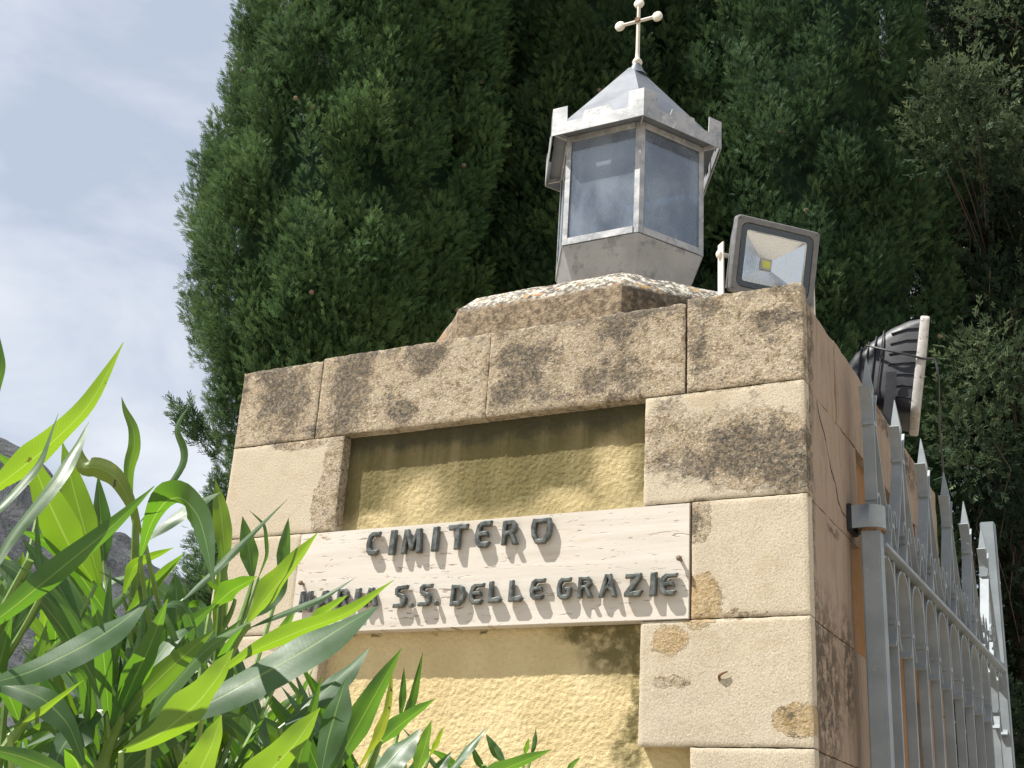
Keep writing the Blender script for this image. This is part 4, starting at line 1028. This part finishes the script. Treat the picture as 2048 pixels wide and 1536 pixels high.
def conifer(base, height, seed, limbs, label, group, mat, zlo=2.4, spread=1.6, clump_n=120, thin=1.0, hang=True, tufts=()):
    """open conifer with drooping, clumped branches and bare hanging twigs"""
    r = np.random.default_rng(seed); bx, by = base
    R = empty('conifer_tree', (bx, by, 0), label, 'tree', group)
    tr = MB(); tr.tube([(bx + .10 * math.sin(z * .7), by + .08 * math.cos(z * .9), z) for z in np.linspace(0, height, 14)], list(np.linspace(.22, .03, 14)), 10)
    tw = MB(); P, D, L, T = [], [], [], []
    for k in range(limbs):
        z = zlo + (height - zlo) * (k + r.uniform(0, 1)) / limbs; a = r.uniform(0, 2 * math.pi); ln = spread * (1.15 - .75 * (z - zlo) / (height - zlo)) * r.uniform(.65, 1.15)
        d = np.array([math.cos(a), math.sin(a), 0]); q = [np.array([bx, by, z]) + d * ln * t + np.array([0, 0, .35 * t - .55 * t * t]) for t in np.linspace(0, 1, 7)]
        tr.tube(q, list(np.linspace(.045, .008, 7)), 5)
        for c in range(r.integers(5, 9)):
            t = r.uniform(.08, 1.05); cpos = q[0] + (q[-1] - q[0]) * t + np.array([0, 0, .12]) + r.normal(size=3) * .13; bright = r.uniform(.0, .34) + (.30 if r.uniform() < .10 else 0)  # a few clumps get a lighter tint in place of sunlight
            n = int(clump_n * r.uniform(.6, 1.2) * thin); sc = r.uniform(.16, .30); off = r.normal(size=(n, 3)) * [sc * .75, sc * .75, sc * .62]
            P.append(cpos + off); D.append(off / sc * .7 + d * .5 + np.array([0, 0, .22]) + r.normal(size=(n, 3)) * .4); L.append(r.uniform(.07, .14, n)); T.append(np.clip(bright + off[:, 2] / sc * .18 + r.normal(size=n) * .07, 0, 1))  # clump tops tinted lighter than undersides, light from above put into the tint
            if hang:
                for h in range(3):
                    s = cpos + r.normal(size=3) * sc * .7; ln2 = r.uniform(.25, .7); w = r.normal(size=2) * .06
                    tw.tube([s, s + np.array([w[0], w[1], -ln2 * .5]), s + np.array([w[0] * .3, w[1] * 1.6, -ln2])], [.006, .004, .002], 4)
                    m2 = int(14 * thin); tt = r.uniform(0, 1, m2); P.append(s + np.stack([w[0] * tt, w[1] * tt, -ln2 * tt], 1) + r.normal(size=(m2, 3)) * .03); D.append(np.array([0, 0, -.6]) + r.normal(size=(m2, 3)) * .6); L.append(r.uniform(.05, .11, m2)); T.append(np.clip(bright + r.normal(size=m2) * .1, 0, 1))
    for px, py, dep, sc in tufts:                              # foremost tufts on own limbs, sunlight put into their paler tint and tops
        c = pz(px, py, dep); q0 = np.array([bx, by, c[2] + .35]); tr.tube([q0, q0 * .5 + c * .5 + np.array([0, 0, .10]), c], [.007, .005, .003], 4)
        n = int(900 * sc); off = r.normal(size=(n, 3)) * [sc * .7, sc * .7, sc * .55]; P.append(c + off); D.append(off / sc * .7 + (c - q0) * .3 + np.array([0, 0, .25]) + r.normal(size=(n, 3)) * .4); L.append(r.uniform(.06, .12, n)); T.append(np.clip(.50 + off[:, 2] / sc * .15 + r.normal(size=n) * .14, 0, 1))
    tr.build('trunk', MAT['bark'], R, smooth=True)
    if tw.v: tw.build('bare_twigs', MAT['bare'], R)
    V, F, Tt = scatter_fronds(np.concatenate(P), np.concatenate(D), np.concatenate(L), np.concatenate(T), frond_template(5, seed, .13), r)
    mesh_np('crown', V - np.array([bx, by, 0]), F, mat, R, attrs={'tint': Tt})


G2 = 'loose conifers behind the gate'
conifer((.95, 8.9), 12.5, 41, 84, 'open conifer with drooping pale tufts and bare twigs, nearest behind the gate', G2, MAT['cedar'], spread=1.5, clump_n=150, tufts=((1885, 185, 9.0, .17), (1925, 175, 9.0, .20), (1962, 165, 9.1, .18), (1950, 230, 9.1, .22), (1900, 270, 9.0, .15), (1878, 310, 9.0, .11), (1850, 262, 9.1, .12), (1960, 690, 8.8, .16), (2000, 720, 8.8, .2), (1945, 760, 8.7, .16), (1925, 860, 8.7, .18), (1975, 850, 8.7, .2), (1940, 930, 8.7, .16)))
conifer((2.9, 10.6), 13.5, 43, 76, 'open conifer at the right edge with sky showing through its gaps', G2, MAT['cedar'], spread=1.8, clump_n=150, tufts=((2005, 285, 10.2, .16), (2040, 265, 10.2, .2), (2000, 330, 10.2, .13), (2035, 345, 10.2, .16), (1995, 20, 10.2, .2), (2040, 780, 10, .2)))
conifer((1.6, 12.6), 12.5, 47, 56, 'dark conifer standing behind the two drooping ones', G2, MAT['cyp_dark'], spread=2.2, clump_n=130, hang=False)
conifer((4.6, 14.2), 9.5, 53, 44, 'lower dark conifer far behind the end post of the gate', G2, MAT['cyp_dark'], spread=2.2, hang=False)


# ------------------------------------------------------------------ oleander in the foreground
def leaf_mesh(spine, width, roll, tint, fold=.22, wave=0.0, nseg=18, view=None, twist=0.0):
    """spine: list of 3-D points base->tip; returns V, F, uv, tint"""
    P = np.array(spine, float); t0 = np.linspace(0, 1, len(P)); t = np.linspace(0, 1, nseg + 1)
    S = np.stack([np.interp(t, t0, P[:, k]) for k in range(3)], 1)
    for _ in range(3 if len(P) > 2 else 0): S[1:-1] = (S[:-2] + 2 * S[1:-1] + S[2:]) / 4
    T = np.gradient(S, axis=0); T /= np.linalg.norm(T, axis=1)[:, None]
    V, UV = [], []; us = (-1, -.5, 0, .5, 1)
    for i in range(nseg + 1):
        tt = t[i]; w = width / 2 * max(.035, (min(1, (tt / .42)) ** .75 if tt < .42 else max(0, 1 - ((tt - .42) / .58) ** 1.75)))
        vd = S[i] - CAM if view is None else np.array(view); sd_ = np.cross(T[i], vd); sd_ /= np.linalg.norm(sd_) + 1e-9; nn = np.cross(sd_, T[i])
        a = roll + twist * (tt - .4); side = sd_ * math.cos(a) + nn * math.sin(a); nrm = np.cross(side, T[i])
        for u in us:
            V.append(S[i] + side * u * w + nrm * (fold * abs(u) * w + wave * w * math.sin(tt * 15 + u * 2) * abs(u))); UV.append((u, tt))
    F = [(i * 5 + j, i * 5 + j + 1, (i + 1) * 5 + j + 1, (i + 1) * 5 + j) for i in range(nseg) for j in range(4)]
    return np.array(V), np.array(F), np.array(UV), np.full(len(V), tint)


def pick_roll(p3, want, r):
    """roll about the midrib: want > 0 sun from behind (translucent), want < 0 sun on the side we see"""
    T = p3[-1] - p3[0]; T = T / np.linalg.norm(T); c = p3[len(p3) // 2]; v = c - CAM; v = v / np.linalg.norm(v); sd_ = np.cross(T, v); sd_ /= np.linalg.norm(sd_); nn = np.cross(sd_, T)
    best, br = -9, 0
    for a in np.linspace(-.85, .85, 35):
        side = sd_ * math.cos(a) + nn * math.sin(a); n = np.cross(side, T); n = n if n @ v < 0 else -n
        sc = -want * (n @ np.array(SUN_TO)) - .35 * abs(a) + r.uniform(0, .04)
        if sc > best: best, br = sc, a
    return br


class Leaves:
    def __init__(self): self.V, self.F, self.U, self.T, self.n = [], [], [], [], 0
    def add(self, V, F, U, T): self.V.append(V); self.F.append(F + self.n); self.U.append(U); self.T.append(T); self.n += len(V)
    def build(self, name, parent):
        return mesh_np(name, np.concatenate(self.V) - root_origin(parent), np.concatenate(self.F), MAT['leaf'], parent, smooth=True, attrs={'tint': np.concatenate(self.T)}, uv=np.concatenate(self.U))


# hero leaves: pixel spine base->tip, depth base, depth tip, width in px, roll, tint, fold
HERO = [
 # shoot, spine, d0, d1, width, roll, tint, fold
 (0, [(-60, 1012), (0, 969), (86, 903), (178, 815), (247, 685)], .90, 1.02, 56, .5, .80, .18),
 (0, [(-30, 1050), (0, 1015), (77, 932), (117, 826)], .84, .92, 19, 1.0, .30, .2),
 (0, [(-40, 1190), (20, 1075), (115, 960), (155, 890), (178, 843)], .80, .92, 31, -.85, .30, .2),
 (0, [(192, 1170), (140, 1095), (95, 1000), (54, 893)], 1.10, 1.06, 84, .35, .72, .15),
 (1, [(205, 1180), (172, 1070), (145, 970), (125, 885)], 1.16, 1.16, 66, -.3, .70, .15),
 (1, [(285, 1075), (262, 1005), (232, 950), (190, 932), (168, 938), (155, 905), (160, 875)], 1.08, 1.12, 48, .4, .93, .25),
 (1, [(208, 1130), (203, 1060), (196, 950)], 1.2, 1.22, 48, .1, .12, .2),
 (1, [(268, 1060), (259, 990), (257, 935), (270, 895), (268, 855), (250, 822), (243, 794)], 1.14, 1.16, 29, -.35, .62, .3),
 (1, [(275, 1050), (300, 1020), (332, 978), (367, 926), (366, 895), (348, 862), (360, 835), (377, 814)], 1.15, 1.18, 17, 1.0, .25, .3),
 (1, [(-60, 1268), (0, 1237), (140, 1122), (220, 1058), (309, 972)], .86, 1.0, 54, .2, .40, .22),
 (2, [(280, 1120), (300, 1048), (330, 1000), (364, 993), (398, 1030), (414, 1090), (428, 1172)], 1.02, .90, 66, .25, .42, .12),
 (2, [(290, 1085), (345, 1040), (400, 1003), (440, 985)], 1.06, 1.10, 30, 1.2, .30, .1),
 (2, [(452, 1150), (448, 1080), (440, 1010), (431, 961)], 1.18, 1.2, 42, .2, .80, .2),
 (2, [(505, 1160), (498, 1100), (485, 1033)], 1.2, 1.22, 42, .3, .55, .2),
 (2, [(360, 1205), (420, 1150), (478, 1092), (575, 998)], 1.08, 1.12, 18, .9, .3, .2),
 (2, [(515, 1160), (535, 1110), (530, 1050), (498, 1020)], 1.2, 1.22, 9, .3, .5, .2),
 (3, [(560, 1170), (568, 1100), (577, 1036)], 1.25, 1.27, 30, .3, .35, .3),
 (3, [(492, 1250), (530, 1200), (575, 1145), (636, 1065)], 1.06, 1.12, 50, .55, .82, .3),
 (3, [(494, 1258), (560, 1229), (642, 1198), (712, 1154)], 1.05, 1.10, 15, 1.15, .25, .2),
 (3, [(495, 1240), (545, 1190), (580, 1130)], 1.12, 1.13, 42, -.9, .3, .15),
 (3, [(420, 1360), (500, 1305), (600, 1262), (700, 1226), (788, 1160)], .96, 1.06, 38, .62, .78, .25),
 (3, [(300, 1465), (440, 1395), (590, 1312), (690, 1250), (757, 1212)], .86, .98, 84, -.5, .20, .12),
 (3, [(242, 1504), (320, 1470), (395, 1408), (440, 1350), (467, 1298)], .80, .86, 78, .25, .80, .14),
 (4, [(-40, 1372), (60, 1345), (180, 1285), (250, 1240), (305, 1190)], .80, .94, 68, -.28, .10, .14),
 (4, [(285, 1325), (350, 1275), (433, 1206)], 1.02, 1.08, 50, .2, .38, .2),
 (3, [(420, 1220), (462, 1182), (514, 1153)], 1.1, 1.12, 44, .3, .55, .2),
 (4, [(352, 1260), (354, 1200), (350, 1148)], 1.1, 1.12, 54, .15, .55, .2),
 (4, [(240, 1450), (228, 1380), (225, 1320), (250, 1240)], 1.0, 1.06, 52, .4, .55, .3),
 (4, [(245, 1450), (262, 1370), (285, 1290), (300, 1150)], 1.0, 1.06, 40, -.3, .45, .3),
 (4, [(360, 1325), (352, 1285), (335, 1240), (312, 1215)], 1.0, 1.02, 16, .5, .85, .3),
 (4, [(320, 1720), (385, 1570), (425, 1490), (443, 1430)], .74, .76, 72, .3, .84, .2),
 (5, [(660, 1560), (700, 1480), (750, 1390), (803, 1297)], 1.15, 1.2, 62, .35, .48, .28),
 (5, [(715, 1540), (755, 1480), (778, 1420), (785, 1338)], 1.14, 1.18, 22, .3, .95, .2),
 (5, [(800, 1450), (826, 1400), (846, 1303)], 1.35, 1.36, 20, .4, .4, .2),
 (5, [(800, 1440), (806, 1390), (808, 1335)], 1.38, 1.39, 17, .2, .35, .2),
 (5, [(745, 1500), (800, 1450), (871, 1397)], 1.28, 1.32, 36, .3, .38, .3),
 (5, [(560, 1455), (640, 1390), (690, 1345), (739, 1296)], 1.06, 1.14, 48, .3, .15, .22),
 (5, [(640, 1560), (655, 1480), (675, 1410), (694, 1353)], 1.0, 1.04, 66, -.35, .12, .15),
 (4, [(400, 1700), (500, 1585), (590, 1490), (640, 1416)], .84, .88, 76, .3, .80, .2),
 (5, [(740, 1570), (790, 1510), (842, 1456)], 1.1, 1.14, 58, -.7, .22, .15),
 (5, [(830, 1560), (848, 1500), (863, 1440)], 1.3, 1.32, 34, .3, .6, .2),
 (5, [(858, 1515), (875, 1485), (888, 1452)], 1.35, 1.36, 12, .3, .9, .2),
 (6, [(890, 1555), (930, 1505), (974, 1454)], 1.36, 1.4, 20, .9, .3, .2),
 (6, [(1012, 1530), (990, 1500), (972, 1468)], 1.38, 1.4, 24, .3, .45, .25),
 (6, [(972, 1545), (955, 1520), (942, 1488)], 1.4, 1.41, 17, .3, .4, .25),
 (6, [(930, 1565), (1000, 1542), (1104, 1499)], 1.3, 1.38, 34, -.4, .4, .2),
 (6, [(1062, 1512), (1068, 1485), (1072, 1456)], 1.5, 1.5, 12, .3, .3, .2),
 (6, [(1050, 1515), (1054, 1495), (1058, 1476)], 1.5, 1.5, 12, .3, .6, .2),
 (6, [(1128, 1550), (1145, 1530), (1161, 1515)], 1.45, 1.46, 12, .3, .35, .2),
 (5, [(850, 1560), (880, 1530), (902, 1503)], 1.28, 1.3, 24, .3, .25, .25),
 (0, [(-14, 830), (4, 730), (-6, 655)], 1.0, 1.02, 18, .5, .4, .2),
 (0, [(85, 985), (40, 945), (-20, 898)], 1.15, 1.12, 26, .3, .5, .2),
 (0, [(40, 1215), (44, 1160), (46, 1104)], 1.05, 1.06, 36, -.5, .7, .4),
 (0, [(92, 1170), (76, 1100), (74, 1018)], .96, .98, 14, .3, .35, .3),
 (0, [(165, 1255), (110, 1160), (45, 1078)], 1.0, 1.02, 46, -.7, .3, .15),
 (0, [(150, 1255), (100, 1200), (30, 1140), (-20, 1110)], 1.0, 1.02, 46, .6, .25, .15),
 (4, [(172, 1540), (140, 1450), (90, 1398), (20, 1370), (-30, 1372)], .84, .86, 60, -.4, .15, .15),
 (4, [(20, 1468), (90, 1420), (167, 1360)], .80, .84, 16, .4, .8, .25),
 (4, [(-50, 1492), (40, 1512), (110, 1540), (170, 1580)], .72, .74, 44, .3, .4, .2),
 (4, [(210, 1420), (160, 1445), (120, 1500), (100, 1560)], .95, .92, 74, .2, .08, .12),
 (2, [(250, 1235), (300, 1180), (370, 1105)], 1.08, 1.12, 36, .35, .62, .2),
 (2, [(245, 1195), (270, 1130), (348, 1095)], 1.1, 1.12, 26, .3, .70, .25),
 (2, [(430, 1330), (440, 1240), (446, 1150), (440, 1080)], 1.16, 1.18, 34, .2, .66, .25),
 (2, [(470, 1200), (430, 1170), (402, 1150)], 1.14, 1.14, 22, .3, .6, .2),
 (3, [(330, 1360), (380, 1320), (440, 1275)], 1.1, 1.12, 60, -.5, .05, .1),
 (3, [(585, 1290), (570, 1260), (592, 1218)], 1.14, 1.16, 26, .3, .6, .3),
 (3, [(598, 1264), (650, 1226), (696, 1190)], 1.10, 1.12, 24, .3, .72, .3),
]
OLE_LABELS = [
 ('tall oleander shoot at the left edge with a long yellow-green blade reaching highest', [(-30, 1300), (20, 1200), (60, 1120)], 1.0),
 ('oleander shoot with curled and twisted tips against the sky', [(260, 1380), (268, 1200), (272, 1040)], 1.14),
 ('oleander shoot with a broad arched leaf bending over, left of the plaque', [(430, 1420), (440, 1280), (448, 1120)], 1.14),
 ('oleander shoot whose leaves spread across the lower left of the plaque', [(380, 1450), (440, 1330), (496, 1245)], 1.05),
 ('oleander shoot with wide dark and yellowed leaves in the lower left corner', [(185, 1600), (215, 1490), (245, 1425), (262, 1380)], .96),
 ('oleander shoot with upright narrow leaves before the yellow stucco', [(690, 1640), (730, 1560), (760, 1480)], 1.22),
 ('short oleander shoot, rightmost, its leaf tips just rising before the stucco', [(960, 1680), (965, 1600), (968, 1530)], 1.4),
]


def build_oleander():
    r = np.random.default_rng(77)
    roots = []
    for k, (lab, stem, dep) in enumerate(OLE_LABELS):
        top = pz(*stem[0], dep); g = np.array([top[0] + r.uniform(-.05, .05), top[1] + .10, 0])
        R = empty('oleander', (g[0], g[1], 0), lab, 'shrub', 'oleander shoots in the foreground'); roots.append((R, stem, dep))
        pts = [g, g * .5 + top * .5 + np.array([.02, .02, 0])] + [pz(*q, dep) for q in stem]
        P = np.array(pts); t = np.linspace(0, len(P) - 1, 24); S = np.stack([np.interp(t, range(len(P)), P[:, i]) for i in range(3)], 1)
        for _ in range(2): S[1:-1] = (S[:-2] + 2 * S[1:-1] + S[2:]) / 4
        mb = MB(); mb.tube(S, list(np.linspace(.009, .0032, len(S))), 8)
        lv = Leaves()
        for h in HERO:
            if h[0] != k: continue
            _, sp, d0, d1, w, roll, tint, fold = h; n = len(sp)
            p3 = [pz(*q, d0 + (d1 - d0) * i / (n - 1)) for i, q in enumerate(sp)]
            roll = pick_roll(p3, 1.0 if tint >= .5 else (-1.0 if tint < .33 else .5), r)
            lv.add(*leaf_mesh(p3, w / FPX * (d0 + d1) / 2 * .88 / max(.65, math.cos(roll)), roll, tint, fold * 1.25, wave=.10, nseg=26, twist=r.uniform(-.25, .25)))
            dd = np.linalg.norm(S - p3[0], axis=1); dm = dd.min(); jz = p3[0][2] - max(.02, 1.5 * dm); low = S[int(np.abs(S[:, 2] - jz).argmin())]
            q0, q1, q2 = low, low * .45 + p3[0] * .55 - np.array([0, 0, .25 * dm]) - (p3[1] - p3[0]) * .12, p3[0]
            mb.tube([q0 * (1 - t) ** 2 + 2 * t * (1 - t) * q1 + q2 * t * t for t in np.linspace(0, 1, 9)] + [p3[0] + (p3[1] - p3[0]) * .12], list(np.linspace(.0034, .0018, 9)) + [.001], 6)
        stem_o = mb.build('stem', MAT['stem'], R, smooth=True)
        # whorls of further leaves lower down the stem
        for i in range(6, 22):
            if k >= 5 and i > 17: continue
            if i > 19: continue
            for q in range(3):
                a = r.uniform(0, 2 * math.pi); up = np.array([0, 0, 1.0]); o = np.array([math.cos(a), math.sin(a), 0]); ln = r.uniform(.11, .19)
                d = o * r.uniform(.35, .9) + up * r.uniform(.5, 1.0); d /= np.linalg.norm(d)
                b = S[i] + (S[i + 1] - S[i]) * r.uniform(0, 1); p3 = [b + d * ln * s_ + np.array([0, 0, -.05 * s_ * s_ * r.uniform(0, 1)]) for s_ in (0, .33, .66, 1)]
                pc = np.array(p3[-1]) - CAM; zz = pc @ AX_F
                if zz < .55: continue
                uy = 768 - FPX * (pc @ AX_U) / zz; ux = 1024 + FPX * (pc @ AX_R) / zz
                lim = 1000 + max(0, ux) * .40 if ux < 520 else 1235 + (ux - 520) * .62
                if uy < lim + 30: continue
                lv.add(*leaf_mesh(p3, r.uniform(.014, .021), r.uniform(-1.2, 1.2), float(np.clip(r.normal(.40, .22), 0, .9)), r.uniform(.1, .3), wave=.04, nseg=12, twist=r.uniform(-.3, .3)))
        lv.build('foliage', R)
    # the rest of the bush behind and below
    back = [('oleander shoot low behind the others at the left edge', (-60, 1330), 1.25), ('dark inner oleander shoot below the twisted tips', (130, 1330), 1.3), ('inner oleander shoot between the arched leaf and the wide dark leaves', (330, 1390), 1.3),
            ('inner oleander shoot under the plaque corner', (520, 1430), 1.3), ('lowest oleander shoot at the bottom left corner', (60, 1500), 1.05), ('low oleander shoot at the bottom edge below the plaque corner', (560, 1530), 1.1), ('low oleander shoot at the bottom edge left of the upright leaves', (420, 1500), 1.18), ('oleander shoot low among the bottom left leaves', (250, 1480), 1.2), ('oleander shoot at the bottom edge before the stucco', (800, 1560), 1.4),
            ('inner oleander shoot at the left edge in front of the mountain foot', (-30, 1250), 1.38), ('inner oleander shoot behind the long yellow-green blade', (110, 1240), 1.42), ('inner oleander shoot behind the wide dark leaf, against the mountain', (215, 1300), 1.36), ('oleander shoot among the shaded leaves low at the left', (30, 1400), 1.22), ('shaded oleander shoot between the wide leaves and the pier foot', (410, 1350), 1.42)]
    for lab, (px, py), dep in back:
        top = pz(px, py, dep); g = np.array([top[0] + r.uniform(-.08, .08), top[1] + .08, 0])
        R = empty('oleander', (g[0], g[1], 0), lab, 'shrub', 'oleander shoots in the foreground')
        S = np.array([g + (top - g) * t + np.array([.03 * math.sin(3 * t), .02 * math.sin(4 * t), 0]) for t in np.linspace(0, 1, 22)])
        MB().tube(S, list(np.linspace(.010, .003, len(S))), 7).build('stem', MAT['stem'], R, smooth=True)
        lv = Leaves(); lines = [S]
        for w_ in range(8):
            i0 = int(r.integers(9, 17)); o = np.array([r.uniform(-1, 1), r.uniform(-.2, 1), 0]); o /= np.linalg.norm(o); e_ = S[i0] + o * r.uniform(.14, .26) + np.array([0, 0, r.uniform(.16, .34)])
            tw = np.array([S[i0] * (1 - t) ** 2 + 2 * t * (1 - t) * (S[i0] * .4 + e_ * .6 - np.array([0, 0, .05])) + e_ * t * t for t in np.linspace(0, 1, 22)])
            lines.append(tw)
        tb = MB()
        for tw in lines[1:]: tb.tube(tw, list(np.linspace(.005, .002, 22)), 5)
        tb.build('twigs', MAT['stem'], R, smooth=True)
        for S in lines:
          for i in range(9, 22):
            for q in range(3):
                a = r.uniform(0, 2 * math.pi); o = np.array([math.cos(a), math.sin(a), 0]); ln = r.uniform(.12, .20); upv = .6 + .5 * (i / 21)
                d = o * r.uniform(.35, .9) + np.array([0, 0, r.uniform(.5, 1.0) * upv]); d /= np.linalg.norm(d); b = S[i] + r.normal(size=3) * .003
                dr = r.uniform(0, 1); p3 = [b + d * ln * s_ + np.array([0, 0, -.05 * s_ * s_ * dr]) for s_ in (0, .33, .66, 1)]
                pc = np.array(p3[-1]) - CAM; zz = pc @ AX_F
                if zz < .6: continue
                uy = 768 - FPX * (pc @ AX_U) / zz; ux = 1024 + FPX * (pc @ AX_R) / zz; lim = 1000 + max(0, ux) * .40 if ux < 520 else 1235 + (ux - 520) * .62
                if uy < lim + 25: continue
                lv.add(*leaf_mesh(p3, r.uniform(.012, .019), r.uniform(-1.3, 1.3), float(np.clip(r.normal(.42, .22), 0, .9)), r.uniform(.1, .3), wave=.04, nseg=12, twist=r.uniform(-.3, .3)))
        if lv.n: lv.build('foliage', R)


build_oleander()
